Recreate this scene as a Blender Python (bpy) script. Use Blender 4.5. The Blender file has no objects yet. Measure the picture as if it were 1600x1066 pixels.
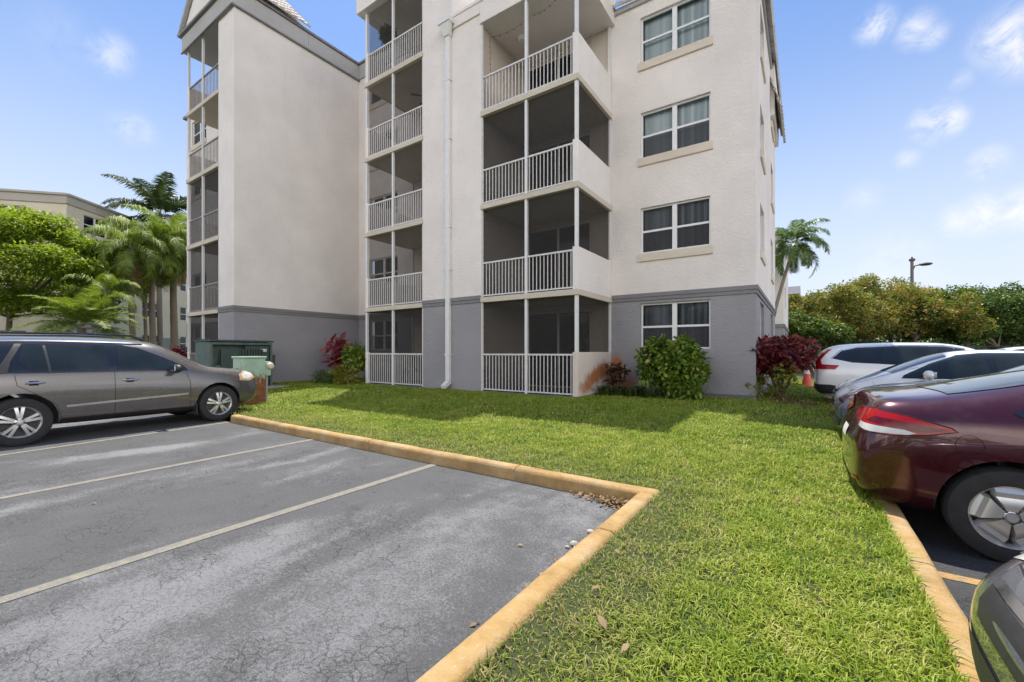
import bpy, bmesh, math, random
import numpy as np
from mathutils import Vector, Matrix
from mathutils.bvhtree import BVHTree
from mathutils.geometry import delaunay_2d_cdt

S = bpy.context.scene
COL = S.collection
R = math.radians
random.seed(7)
RNG = np.random.default_rng(11)

# ------------------------------------------------------------------ camera
CAM_H = 1.40
YAW = 34.4
cam_d = bpy.data.cameras.new('camera')
cam_d.sensor_width = 36.0
cam_d.lens = 668.0 / 1600.0 * 36.0
cam_d.shift_y = 17.0 / 1600.0
cam_d.clip_start = 0.05
cam_d.clip_end = 2000
cam = bpy.data.objects.new('camera', cam_d)
cam.location = (0, 0, CAM_H)
cam.rotation_euler = (R(90), 0, R(YAW))
COL.objects.link(cam)
S.camera = cam

# ------------------------------------------------------------------ sun and sky
SUN_DIR = Vector((-0.25, 0.272, 1.0)).normalized()       # towards the sun
SUN_EL = math.asin(SUN_DIR.z)
SUN_ROT = math.atan2(SUN_DIR.x, SUN_DIR.y)
sun_d = bpy.data.lights.new('sun', 'SUN')
sun_d.energy = 5.0
sun_d.angle = R(0.55)
sun_d.color = (1.0, 0.95, 0.86)
sun = bpy.data.objects.new('sun', sun_d)
sun.rotation_euler = (-SUN_DIR).to_track_quat('-Z', 'Y').to_euler()
sun.location = (-20, 20, 60)
COL.objects.link(sun)

W = bpy.data.worlds.new('World')
S.world = W
W.use_nodes = True
SKY_STRENGTH = 0.115
EXPOSURE = 0.52
S.view_settings.view_transform = 'Standard'
S.view_settings.look = 'None'
S.view_settings.exposure = EXPOSURE
S.view_settings.gamma = 1.0
S.view_settings.use_curve_mapping = False
S.render.resolution_x = 1024
S.render.resolution_y = 682
S.render.engine = 'CYCLES'


def pix_dir(px, py):
    """world direction through a point of the sky, from angles"""
    f = Vector((-math.sin(R(YAW)), math.cos(R(YAW)), 0))
    r = Vector((math.cos(R(YAW)), math.sin(R(YAW)), 0))
    return (f + r * ((px - 800) / 668.0) + Vector((0, 0, (550 - py) / 668.0))).normalized()


def build_world():
    nt = W.node_tree
    N, L = nt.nodes, nt.links
    bg = N['Background']
    sky = N.new('ShaderNodeTexSky')
    sky.sky_type = 'NISHITA'
    sky.sun_disc = False
    sky.sun_elevation = SUN_EL
    sky.sun_rotation = SUN_ROT
    sky.altitude = 10
    sky.air_density = 1.0
    sky.dust_density = 0.7
    sky.ozone_density = 1.6
    tc = N.new('ShaderNodeTexCoord')
    # soft cumulus puffs: noise-broken discs at fixed compass directions
    noise = N.new('ShaderNodeTexNoise')
    noise.inputs['Scale'].default_value = 22
    noise.inputs['Detail'].default_value = 7
    noise.inputs['Roughness'].default_value = 0.68
    noise.inputs['Distortion'].default_value = 0.5
    L.new(tc.outputs['Generated'], noise.inputs['Vector'])
    total = None
    puffs = [((168, 85), .030, .5), ((180, 80), .026, .45), ((205, 198), .028, .45), ((222, 206), .022, .4),
             ((1368, 40), .026, .75), ((1432, 46), .026, .7), ((1455, 55), .02, .6), ((1580, 55), .040, .95), ((1615, 70), .04, .9),
             ((1462, 192), .032, .95), ((1482, 190), .024, .95), ((1440, 196), .02, .7),
             ((1545, 254), .024, .7), ((1418, 247), .018, .5), ((1500, 125), .016, .4),
             ((1495, 345), .026, .75), ((1540, 335), .034, .85), ((1590, 327), .034, .9), ((1640, 320), .04, .9),
             ((1350, 310), .03, .3), ((1400, 400), .05, .3), ((1380, 440), .08, .3), ((100, 60), .05, .12),]
    for (p, rad, amt) in puffs:
        d = pix_dir(*p)
        dot = N.new('ShaderNodeVectorMath'); dot.operation = 'DISTANCE'
        L.new(tc.outputs['Generated'], dot.inputs[0])
        dot.inputs[1].default_value = d
        mr = N.new('ShaderNodeMapRange')
        mr.interpolation_type = 'SMOOTHSTEP'
        mr.inputs['From Min'].default_value = rad * 1.35
        mr.inputs['From Max'].default_value = 0
        mr.inputs['To Max'].default_value = amt
        L.new(dot.outputs['Value'], mr.inputs['Value'])
        if total is None:
            total = mr.outputs['Result']
        else:
            a = N.new('ShaderNodeMath'); a.operation = 'MAXIMUM'
            L.new(total, a.inputs[0]); L.new(mr.outputs['Result'], a.inputs[1])
            total = a.outputs[0]
    nm = N.new('ShaderNodeMapRange')
    nm.inputs['From Min'].default_value = .34
    nm.inputs['From Max'].default_value = .58
    L.new(noise.outputs['Fac'], nm.inputs['Value'])
    mu = N.new('ShaderNodeMath'); mu.operation = 'MULTIPLY'
    L.new(total, mu.inputs[0]); L.new(nm.outputs['Result'], mu.inputs[1])
    cl = N.new('ShaderNodeMath'); cl.operation = 'MULTIPLY'; cl.inputs[1].default_value = 1.0; cl.use_clamp = True
    L.new(mu.outputs[0], cl.inputs[0])
    mix = N.new('ShaderNodeMix'); mix.data_type = 'RGBA'
    L.new(cl.outputs[0], mix.inputs['Factor'])
    L.new(sky.outputs['Color'], mix.inputs['A'])
    mix.inputs['B'].default_value = CLOUD
    # pale haze low over the horizon
    sx = N.new('ShaderNodeSeparateXYZ'); L.new(tc.outputs['Generated'], sx.inputs[0])
    hz = N.new('ShaderNodeMapRange'); hz.interpolation_type = 'SMOOTHSTEP'
    hz.inputs['From Min'].default_value = .66; hz.inputs['From Max'].default_value = -.02
    hz.inputs['To Max'].default_value = .94
    L.new(sx.outputs['Z'], hz.inputs['Value'])
    mix0 = N.new('ShaderNodeMix'); mix0.data_type = 'RGBA'
    L.new(hz.outputs['Result'], mix0.inputs['Factor'])
    tint = N.new('ShaderNodeMix'); tint.data_type = 'RGBA'; tint.blend_type = 'MULTIPLY'; tint.inputs['Factor'].default_value = 1
    L.new(sky.outputs['Color'], tint.inputs['A']); tint.inputs['B'].default_value = (.74, .93, 1.16, 1)
    L.new(tint.outputs['Result'], mix0.inputs['A']); mix0.inputs['B'].default_value = HAZE
    L.new(mix0.outputs['Result'], mix.inputs['A'])
    # added unseen cloud bank behind the camera, brightened and cut low to fill shaded walls
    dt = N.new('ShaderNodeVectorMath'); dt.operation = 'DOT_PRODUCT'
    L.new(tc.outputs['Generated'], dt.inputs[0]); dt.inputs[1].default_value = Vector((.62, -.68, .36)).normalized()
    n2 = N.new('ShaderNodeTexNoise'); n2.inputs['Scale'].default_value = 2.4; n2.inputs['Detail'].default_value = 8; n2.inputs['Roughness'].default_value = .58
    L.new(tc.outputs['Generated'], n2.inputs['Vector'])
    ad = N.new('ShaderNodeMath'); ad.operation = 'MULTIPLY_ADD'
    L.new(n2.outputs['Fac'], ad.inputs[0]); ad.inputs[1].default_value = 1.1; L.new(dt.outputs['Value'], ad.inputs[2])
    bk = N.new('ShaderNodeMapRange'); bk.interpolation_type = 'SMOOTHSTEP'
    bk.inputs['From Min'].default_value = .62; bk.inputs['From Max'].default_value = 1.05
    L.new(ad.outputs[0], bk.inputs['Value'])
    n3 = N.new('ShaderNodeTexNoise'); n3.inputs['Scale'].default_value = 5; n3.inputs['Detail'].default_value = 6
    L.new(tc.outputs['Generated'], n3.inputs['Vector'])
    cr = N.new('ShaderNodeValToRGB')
    cr.color_ramp.elements[0].position = .35; cr.color_ramp.elements[0].color = tuple(c * .62 for c in FILL_BANK[:3]) + (1,)
    cr.color_ramp.elements[1].position = .65; cr.color_ramp.elements[1].color = FILL_BANK
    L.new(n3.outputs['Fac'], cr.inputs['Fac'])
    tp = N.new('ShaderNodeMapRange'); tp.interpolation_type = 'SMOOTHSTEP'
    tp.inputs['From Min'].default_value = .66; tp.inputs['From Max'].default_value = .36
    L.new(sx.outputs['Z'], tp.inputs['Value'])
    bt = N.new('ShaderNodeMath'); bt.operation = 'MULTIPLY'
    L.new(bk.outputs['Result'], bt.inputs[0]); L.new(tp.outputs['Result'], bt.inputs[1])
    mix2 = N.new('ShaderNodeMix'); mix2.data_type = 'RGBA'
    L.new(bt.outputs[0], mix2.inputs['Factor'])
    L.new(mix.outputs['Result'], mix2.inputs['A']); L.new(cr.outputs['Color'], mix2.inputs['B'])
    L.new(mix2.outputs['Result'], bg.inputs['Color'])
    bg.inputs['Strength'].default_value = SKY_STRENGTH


CLOUD = (6.3, 6.3, 6.5, 1)
HAZE = (5.25, 5.6, 6.2, 1)
FILL_BANK = (18.6, 18.0, 17.6, 1)
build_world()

# ------------------------------------------------------------------ materials
_M = {}


def newmat(name):
    m = bpy.data.materials.new(name)
    m.use_nodes = True
    nt = m.node_tree
    return m, nt.nodes, nt.links, nt.nodes['Principled BSDF'], nt.nodes['Material Output']


def rgb(c):
    return (c[0], c[1], c[2], 1)


def ramp(N, L, fac, stops, interp='LINEAR'):
    r = N.new('ShaderNodeValToRGB')
    r.color_ramp.interpolation = interp
    e = r.color_ramp.elements
    while len(e) < len(stops):
        e.new(0.5)
    for i, (p, c) in enumerate(stops):
        e[i].position = p
        e[i].color = c if len(c) == 4 else rgb(c)
    L.new(fac, r.inputs['Fac'])
    return r.outputs['Color']


def noise(N, L, vec, scale, detail=4, rough=.55, dist=0):
    n = N.new('ShaderNodeTexNoise')
    n.inputs['Scale'].default_value = scale
    n.inputs['Detail'].default_value = detail
    n.inputs['Roughness'].default_value = rough
    n.inputs['Distortion'].default_value = dist
    if vec is not None:
        L.new(vec, n.inputs['Vector'])
    return n.outputs['Fac']


def mixc(N, L, fac, a, b, mode='MIX'):
    m = N.new('ShaderNodeMix'); m.data_type = 'RGBA'; m.blend_type = mode
    for sock, val in ((m.inputs['Factor'], fac), (m.inputs['A'], a), (m.inputs['B'], b)):
        if isinstance(val, (int, float)):
            sock.default_value = val
        elif isinstance(val, tuple):
            sock.default_value = rgb(val)
        else:
            L.new(val, sock)
    return m.outputs['Result']


def mrange(N, L, val, a, b, c=0., d=1., smooth=False):
    m = N.new('ShaderNodeMapRange')
    if smooth:
        m.interpolation_type = 'SMOOTHSTEP'
    m.inputs['From Min'].default_value = a; m.inputs['From Max'].default_value = b
    m.inputs['To Min'].default_value = c; m.inputs['To Max'].default_value = d
    L.new(val, m.inputs['Value'])
    return m.outputs['Result']


def math_(N, L, op, a, b=None, clamp=False):
    m = N.new('ShaderNodeMath'); m.operation = op; m.use_clamp = clamp
    for i, v in enumerate((a, b)):
        if v is None:
            continue
        if isinstance(v, (int, float)):
            m.inputs[i].default_value = v
        else:
            L.new(v, m.inputs[i])
    return m.outputs[0]


def bump(N, L, height, strength, dist, P, normal=None):
    b = N.new('ShaderNodeBump')
    b.inputs['Strength'].default_value = strength
    b.inputs['Distance'].default_value = dist
    L.new(height, b.inputs['Height'])
    L.new(b.outputs['Normal'], P.inputs['Normal'])
    return b


def objvec(N, L, scale=None, src='Object'):
    tc = N.new('ShaderNodeTexCoord')
    out = tc.outputs[src]
    if scale:
        mp = N.new('ShaderNodeMapping')
        mp.inputs['Scale'].default_value = scale
        L.new(out, mp.inputs['Vector'])
        out = mp.outputs['Vector']
    return out


def geopos(N, scale=None, L=None):
    g = N.new('ShaderNodeNewGeometry')
    out = g.outputs['Position']
    if scale:
        mp = N.new('ShaderNodeMapping')
        mp.inputs['Scale'].default_value = scale
        L.new(out, mp.inputs['Vector'])
        out = mp.outputs['Vector']
    return out


def pm(name, col, rough=.6, metal=0., var=.12, scale=6., bmp=0., bscale=60., coat=0., spec=.5):
    """plain painted / metal / plastic surface with some unevenness"""
    if name in _M:
        return _M[name]
    m, N, L, P, O = newmat(name)
    v = objvec(N, L)
    f = noise(N, L, v, scale, 6, .6)
    lo = tuple(c * (1 - var) for c in col); hi = tuple(min(1, c * (1 + var)) for c in col)
    L.new(ramp(N, L, f, [(.3, lo), (.7, hi)]), P.inputs['Base Color'])
    P.inputs['Roughness'].default_value = rough
    P.inputs['Metallic'].default_value = metal
    P.inputs['Coat Weight'].default_value = coat
    P.inputs['Coat Roughness'].default_value = .04
    P.inputs['Specular IOR Level'].default_value = spec
    if bmp:
        bump(N, L, noise(N, L, v, bscale, 4), .6, bmp, P)
    _M[name] = m
    return m


def stucco(name, col, var=.07, rust=None, dirt=.25):
    if name in _M:
        return _M[name]
    m, N, L, P, O = newmat(name)
    pos = geopos(N)
    big = noise(N, L, pos, .7, 5, .6)
    lo = tuple(c * (1 - var) for c in col); hi = tuple(min(1, c * (1 + var)) for c in col)
    c = ramp(N, L, big, [(.3, lo), (.7, hi)])
    # vertical grime runs
    st = geopos(N, (3.0, 3.0, .25), L)
    g = mrange(N, L, noise(N, L, st, 1.2, 6, .65), .58, .8, 0, dirt, True)
    c = mixc(N, L, g, c, tuple(x * .68 for x in col))
    fine = noise(N, L, pos, 30, 6, .65)
    c = mixc(N, L, mrange(N, L, fine, .55, .75, 0, .16), c, tuple(x * .6 for x in col))
    # dark mildew specks
    sp = noise(N, L, pos, 11, 7, .75)
    c = mixc(N, L, mrange(N, L, sp, .66, .76, 0, .3), c, tuple(x * .45 for x in col))
    if rust:
        for (ctr, rad, amt) in rust:
            d = N.new('ShaderNodeVectorMath'); d.operation = 'SUBTRACT'
            L.new(pos, d.inputs[0]); d.inputs[1].default_value = ctr
            s = N.new('ShaderNodeVectorMath'); s.operation = 'DIVIDE'
            L.new(d.outputs[0], s.inputs[0]); s.inputs[1].default_value = rad
            ln = N.new('ShaderNodeVectorMath'); ln.operation = 'LENGTH'
            L.new(s.outputs[0], ln.inputs[0])
            nz = noise(N, L, pos, 5.5, 6, .65)
            dd = math_(N, L, 'ADD', ln.outputs['Value'], mrange(N, L, nz, .2, .8, -.35, .35))
            k = mrange(N, L, dd, 1.0, .25, 0, amt, True)
            c = mixc(N, L, k, c, (.42, .15, .035))
    L.new(c, P.inputs['Base Color'])
    P.inputs['Roughness'].default_value = .92
    P.inputs['Specular IOR Level'].default_value = .25
    # trowelled texture: broad smears + grit
    wv = geopos(N, (1.0, 1.0, 1.7), L)
    h1 = noise(N, L, wv, 9.0, 7, .66, .9)
    h2 = noise(N, L, pos, 38, 5, .6)
    hm = math_(N, L, 'ADD', h1, math_(N, L, 'MULTIPLY', h2, .35))
    bump(N, L, hm, .85, .035, P)
    _M[name] = m
    return m


def glassy(name, tint=(.03, .04, .045), alpha=.5, rough=.02, spec=1.0):
    """window glass: a share lets light through, the rest is a dark reflecting sheet"""
    if name in _M:
        return _M[name]
    m, N, L, P, O = newmat(name)
    v = objvec(N, L)
    L.new(ramp(N, L, noise(N, L, v, 2.0), [(.3, tint), (.7, tuple(t * 1.5 for t in tint))]), P.inputs['Base Color'])
    P.inputs['Roughness'].default_value = rough
    P.inputs['Specular IOR Level'].default_value = spec
    bump(N, L, noise(N, L, v, 1.6, 2), .25, .01, P)
    t = N.new('ShaderNodeBsdfTransparent')
    t.inputs['Color'].default_value = (.90, .95, .96, 1)
    mx = N.new('ShaderNodeMixShader')
    fr = N.new('ShaderNodeFresnel'); fr.inputs['IOR'].default_value = 1.5
    k = math_(N, L, 'SUBTRACT', alpha, fr.outputs[0], True)
    L.new(k, mx.inputs['Fac'])
    L.new(P.outputs[0], mx.inputs[1]); L.new(t.outputs[0], mx.inputs[2])
    L.new(mx.outputs[0], O.inputs['Surface'])
    _M[name] = m
    return m


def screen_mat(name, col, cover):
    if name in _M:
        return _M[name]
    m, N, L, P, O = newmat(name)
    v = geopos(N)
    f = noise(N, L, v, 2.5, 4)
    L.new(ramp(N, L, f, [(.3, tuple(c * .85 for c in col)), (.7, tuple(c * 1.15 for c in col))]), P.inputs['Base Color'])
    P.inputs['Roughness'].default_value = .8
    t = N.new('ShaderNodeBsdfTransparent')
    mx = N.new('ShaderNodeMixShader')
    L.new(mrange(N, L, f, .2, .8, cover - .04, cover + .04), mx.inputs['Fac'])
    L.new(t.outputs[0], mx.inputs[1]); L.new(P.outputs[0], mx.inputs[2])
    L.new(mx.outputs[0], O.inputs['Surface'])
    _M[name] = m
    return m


def leafmat(name, stops, transl=.35, rough=.5, patch=None):
    """leaves: colour differs from leaf to leaf and in broad patches, some light shines through"""
    if name in _M:
        return _M[name]
    m, N, L, P, O = newmat(name)
    g = N.new('ShaderNodeNewGeometry')
    f = g.outputs['Random Per Island']
    pn = noise(N, L, g.outputs['Position'], patch or 1.2, 3)
    ff = math_(N, L, 'ADD', math_(N, L, 'MULTIPLY', f, .6), mrange(N, L, pn, .3, .7, 0, .4), True)
    c = ramp(N, L, ff, stops)
    L.new(c, P.inputs['Base Color'])
    P.inputs['Roughness'].default_value = rough
    P.inputs['Specular IOR Level'].default_value = .4
    tr = N.new('ShaderNodeBsdfTranslucent')
    c2 = mixc(N, L, 1.0, c, (1.3, 1.25, .55), 'MULTIPLY')
    L.new(c2, tr.inputs['Color'])
    mx = N.new('ShaderNodeMixShader'); mx.inputs['Fac'].default_value = transl
    L.new(P.outputs[0], mx.inputs[1]); L.new(tr.outputs[0], mx.inputs[2])
    L.new(mx.outputs[0], O.inputs['Surface'])
    _M[name] = m
    return m


def barkmat(name, col, scale=8.):
    if name in _M:
        return _M[name]
    m, N, L, P, O = newmat(name)
    v = objvec(N, L, (1, 1, 3.0))
    f = noise(N, L, v, scale, 6, .65)
    L.new(ramp(N, L, f, [(.3, tuple(c * .6 for c in col)), (.7, tuple(min(1, c * 1.3) for c in col))]), P.inputs['Base Color'])
    P.inputs['Roughness'].default_value = .95
    bump(N, L, f, .8, .03, P)
    _M[name] = m
    return m


def asphalt(name, base=.10, worn=.30, tint=(1, 1, 1.02)):
    m, N, L, P, O = newmat(name)
    pos = geopos(N)
    t = lambda k: (k * tint[0], k * tint[1], k * tint[2])
    # fine aggregate
    sp = noise(N, L, pos, 120, 5, .85)
    sp2 = noise(N, L, pos, 46, 6, .8)
    c = ramp(N, L, noise(N, L, pos, 1.3, 8, .72), [(.3, t(base * .86)), (.7, t(base * 1.16))])
    # worn, bleached lanes: the pale stones show through where the binder has gone
    st = geopos(N, (1.25, .42, 1), L)
    low = noise(N, L, st, .62, 4, .55, .5)
    mid = noise(N, L, pos, 4.5, 8, .75)
    w = math_(N, L, 'ADD', math_(N, L, 'MULTIPLY', low, .78), math_(N, L, 'MULTIPLY', mid, .22))
    wear = mrange(N, L, w, .49, .66, 0, 1, True)
    grain = math_(N, L, 'ADD', math_(N, L, 'MULTIPLY', sp, .55), math_(N, L, 'MULTIPLY', sp2, .45))
    k = math_(N, L, 'ADD', grain, math_(N, L, 'MULTIPLY', wear, .16))
    pale = mrange(N, L, k, .535, .66, 0, 1)
    c = mixc(N, L, math_(N, L, 'MULTIPLY', pale, .92), c, t(worn))
    dark = mrange(N, L, grain, .47, .38, 0, .75)
    c = mixc(N, L, dark, c, t(base * .35))
    white = mrange(N, L, noise(N, L, pos, 62, 2, .5), .72, .77, 0, .7)
    c = mixc(N, L, white, c, (.42, .41, .39))
    # dark oil drips and tyre-darkened patches
    oil = mrange(N, L, math_(N, L, 'ADD', noise(N, L, pos, .7, 5, .6, .4), math_(N, L, 'MULTIPLY', mid, .12)), .70, .78, 0, .55, True)
    c = mixc(N, L, oil, c, t(base * .5))
    # hairline alligator cracking, strongest in a few areas
    nv = N.new('ShaderNodeTexNoise'); nv.inputs['Scale'].default_value = 6; nv.inputs['Detail'].default_value = 6
    L.new(pos, nv.inputs['Vector'])
    sc = N.new('ShaderNodeVectorMath'); sc.operation = 'SCALE'; sc.inputs['Scale'].default_value = .2
    L.new(nv.outputs['Color'], sc.inputs[0])
    dv = N.new('ShaderNodeVectorMath'); dv.operation = 'ADD'
    L.new(pos, dv.inputs[0]); L.new(sc.outputs[0], dv.inputs[1])
    ckm = None
    for (scale, width, n0, amt) in ((4.0, .011, .52, .6), (13.0, .028, .47, .5)):
        vo = N.new('ShaderNodeTexVoronoi'); vo.feature = 'DISTANCE_TO_EDGE'; vo.inputs['Scale'].default_value = scale
        L.new(dv.outputs[0], vo.inputs['Vector'])
        ck = mrange(N, L, vo.outputs['Distance'], .0, width, 1, 0)
        area = mrange(N, L, noise(N, L, pos, .6 + scale * .07, 4), n0, n0 + .14, 0, amt, True)
        q = math_(N, L, 'MULTIPLY', ck, area)
        ckm = q if ckm is None else math_(N, L, 'MAXIMUM', ckm, q)
    c = mixc(N, L, ckm, c, t(base * .3))
    L.new(c, P.inputs['Base Color'])
    P.inputs['Roughness'].default_value = .9
    P.inputs['Specular IOR Level'].default_value = .3
    h = math_(N, L, 'SUBTRACT', grain, ckm)
    bump(N, L, h, .9, .010, P)
    return m


def carpaint(name, col, metal=.35, rough=.32, coat=1.0):
    if name in _M:
        return _M[name]
    m, N, L, P, O = newmat(name)
    v = objvec(N, L)
    fl = noise(N, L, v, 500, 2)
    lo = tuple(c * .85 for c in col); hi = tuple(min(1, c * 1.12) for c in col)
    c = ramp(N, L, fl, [(.35, lo), (.65, hi)])
    dust = mrange(N, L, noise(N, L, v, 5, 6, .7), .5, .8, 0, .10)
    c = mixc(N, L, dust, c, (.35, .32, .28))
    L.new(c, P.inputs['Base Color'])
    P.inputs['Metallic'].default_value = metal
    L.new(mrange(N, L, noise(N, L, v, 3, 5), .3, .7, rough - .04, rough + .06), P.inputs['Roughness'])
    P.inputs['Coat Weight'].default_value = coat
    P.inputs['Coat Roughness'].default_value = .03
    bump(N, L, noise(N, L, v, 1.6, 2), .2, .006, P)
    _M[name] = m
    return m


# ------------------------------------------------------------------ object helpers
ORG = {}


def tag(o, label=None, cat=None, group=None, kind=None):
    if label: o['label'] = label
    if cat: o['category'] = cat
    if group: o['group'] = group
    if kind: o['kind'] = kind
    return o


def thing(name, label, cat, loc=(0, 0, 0), rz=0., group=None, local=False):
    o = bpy.data.objects.new(name, None)
    o.empty_display_size = .2
    o.location = loc
    o.rotation_euler = (0, 0, rz)
    COL.objects.link(o)
    ORG[o.name] = Vector((0, 0, 0)) if local else Vector(loc)
    return tag(o, label, cat, group)


class Frame:
    """a wall's own axes: a runs along the wall, b outwards, z up"""
    def __init__(s, o, u, n):
        s.o = Vector(o); s.u = Vector(u).normalized(); s.n = Vector(n).normalized()

    def p(s, a, b, z):
        return s.o + s.u * a + s.n * b + Vector((0, 0, z))


ID = Frame((0, 0, 0), (1, 0, 0), (0, 1, 0))


class MB:
    def __init__(s):
        s.v = []; s.f = []; s.m = []

    def add(s, vs, fs, mi=0):
        k = len(s.v)
        s.v += [tuple(x) for x in vs]
        s.f += [tuple(i + k for i in f) for f in fs]
        s.m += [mi] * len(fs)

    def quad(s, a, b, c, d, mi=0):
        s.add([a, b, c, d], [(0, 1, 2, 3)], mi)

    def box(s, x0, x1, y0, y1, z0, z1, mi=0, fr=ID):
        vs = [fr.p(x, y, z) for z in (z0, z1) for y in (y0, y1) for x in (x0, x1)]
        s.add(vs, [(0, 2, 3, 1), (4, 5, 7, 6), (0, 1, 5, 4), (2, 6, 7, 3), (0, 4, 6, 2), (1, 3, 7, 5)], mi)

    def prism(s, pts, h, mi=0):
        """pts: list of 3d points of a planar polygon, h: extrusion vector"""
        n = len(pts); h = Vector(h)
        vs = [Vector(p) for p in pts] + [Vector(p) + h for p in pts]
        fs = [tuple(range(n))[::-1], tuple(range(n, 2 * n))]
        fs += [(i, (i + 1) % n, n + (i + 1) % n, n + i) for i in range(n)]
        s.add(vs, fs, mi)

    def tube(s, pts, radii, n=8, mi=0, cap=True):
        pts = [Vector(p) for p in pts]
        if isinstance(radii, (int, float)):
            radii = [radii] * len(pts)
        rings = []
        for i, p in enumerate(pts):
            t = (pts[min(i + 1, len(pts) - 1)] - pts[max(i - 1, 0)])
            if t.length < 1e-9: t = Vector((0, 0, 1))
            t.normalize()
            ref = Vector((0, 0, 1)) if abs(t.z) < .9 else Vector((1, 0, 0))
            a = t.cross(ref).normalized(); b = t.cross(a)
            rings.append([p + (a * math.cos(k * 2 * math.pi / n) + b * math.sin(k * 2 * math.pi / n)) * radii[i] for k in range(n)])
        vs = [q for r in rings for q in r]
        fs = []
        for i in range(len(pts) - 1):
            for k in range(n):
                fs.append((i * n + k, i * n + (k + 1) % n, (i + 1) * n + (k + 1) % n, (i + 1) * n + k))
        if cap:
            fs.append(tuple(range(n))); fs.append(tuple((len(pts) - 1) * n + k for k in range(n))[::-1])
        s.add(vs, fs, mi)

    def lathe(s, prof, c=(0, 0, 0), axis='z', n=24, mi=0):
        """prof: (radius, height) pairs"""
        c = Vector(c); vs = []; fs = []
        for (r, h) in prof:
            for k in range(n):
                a = 2 * math.pi * k / n
                if axis == 'z': q = Vector((r * math.cos(a), r * math.sin(a), h))
                elif axis == 'y': q = Vector((r * math.cos(a), h, r * math.sin(a)))
                else: q = Vector((h, r * math.cos(a), r * math.sin(a)))
                vs.append(c + q)
        for i in range(len(prof) - 1):
            for k in range(n):
                fs.append((i * n + k, i * n + (k + 1) % n, (i + 1) * n + (k + 1) % n, (i + 1) * n + k))
        s.add(vs, fs, mi)

    def ico(s, c, r, mi=0, jit=0., sq=(1, 1, 1), sub=2):
        bm = bmesh.new()
        bmesh.ops.create_icosphere(bm, subdivisions=sub, radius=1)
        vs = []
        for v in bm.verts:
            k = 1 + random.uniform(-jit, jit)
            vs.append(Vector(c) + Vector((v.co.x * sq[0], v.co.y * sq[1], v.co.z * sq[2])) * r * k)
        s.add(vs, [tuple(q.index for q in f.verts) for f in bm.faces], mi)
        bm.free()

    def build(s, name, mats, parent=None, smooth=False, bevel=0, angle=40, recalc=True):
        if not isinstance(mats, (list, tuple)): mats = [mats]
        off = ORG.get(parent.name, Vector((0, 0, 0))) if parent else Vector((0, 0, 0))
        me = bpy.data.meshes.new(name)
        me.from_pydata([(x - off.x, y - off.y, z - off.z) for (x, y, z) in s.v], [], s.f)
        for m in mats: me.materials.append(m)
        me.polygons.foreach_set('material_index', s.m)
        if recalc:
            bm = bmesh.new(); bm.from_mesh(me)
            bmesh.ops.recalc_face_normals(bm, faces=bm.faces)
            bm.to_mesh(me); bm.free()
        if smooth:
            me.polygons.foreach_set('use_smooth', [True] * len(me.polygons))
            me.set_sharp_from_angle(angle=R(angle))
        me.update()
        o = bpy.data.objects.new(name, me)
        COL.objects.link(o)
        if bevel:
            b = o.modifiers.new('bevel', 'BEVEL'); b.width = bevel; b.segments = 2; b.limit_method = 'ANGLE'
        if parent:
            o.parent = parent
            ORG[o.name] = off
        return o


def np_mesh(name, verts, faces, mats, parent=None, smooth=False, mat_idx=None):
    """fast mesh from numpy arrays; faces (n,k) all of one size"""
    off = ORG.get(parent.name, Vector((0, 0, 0))) if parent else Vector((0, 0, 0))
    verts = np.asarray(verts, dtype=np.float32) - np.array(off, dtype=np.float32)
    faces = np.asarray(faces, dtype=np.int32)
    k = faces.shape[1]
    me = bpy.data.meshes.new(name)
    me.vertices.add(len(verts)); me.vertices.foreach_set('co', verts.ravel())
    me.loops.add(faces.size); me.loops.foreach_set('vertex_index', faces.ravel())
    me.polygons.add(len(faces))
    me.polygons.foreach_set('loop_start', np.arange(len(faces), dtype=np.int32) * k)
    if not isinstance(mats, (list, tuple)): mats = [mats]
    for m in mats: me.materials.append(m)
    if mat_idx is not None: me.polygons.foreach_set('material_index', mat_idx)
    if smooth: me.polygons.foreach_set('use_smooth', np.ones(len(faces), dtype=bool))
    me.update(calc_edges=True)
    o = bpy.data.objects.new(name, me)
    COL.objects.link(o)
    if parent:
        o.parent = parent; ORG[o.name] = off
    return o


def copy_tree(o, parent=None):
    c = o.copy()
    COL.objects.link(c)
    c.parent = parent
    for ch in list(o.children):
        copy_tree(ch, c)
    return c
# ------------------------------------------------------------------ ground
def sstep(t):
    t = min(1, max(0, t)); return t * t * (3 - 2 * t)


def lawn_z(x, y):
    return .115 + .115 * sstep((y - 4.2) / 5.0) * sstep((.7 - x) / 1.6)


KX, KY = -1.17, 3.93          # corner of the left kerb (middle of its top)
def rz(y):
    """level of the right lot: it dips a little towards the near end"""
    return -.10 + .10 * sstep((y - 5.8) / 2.4)


KR = .57                      # right kerb line


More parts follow.
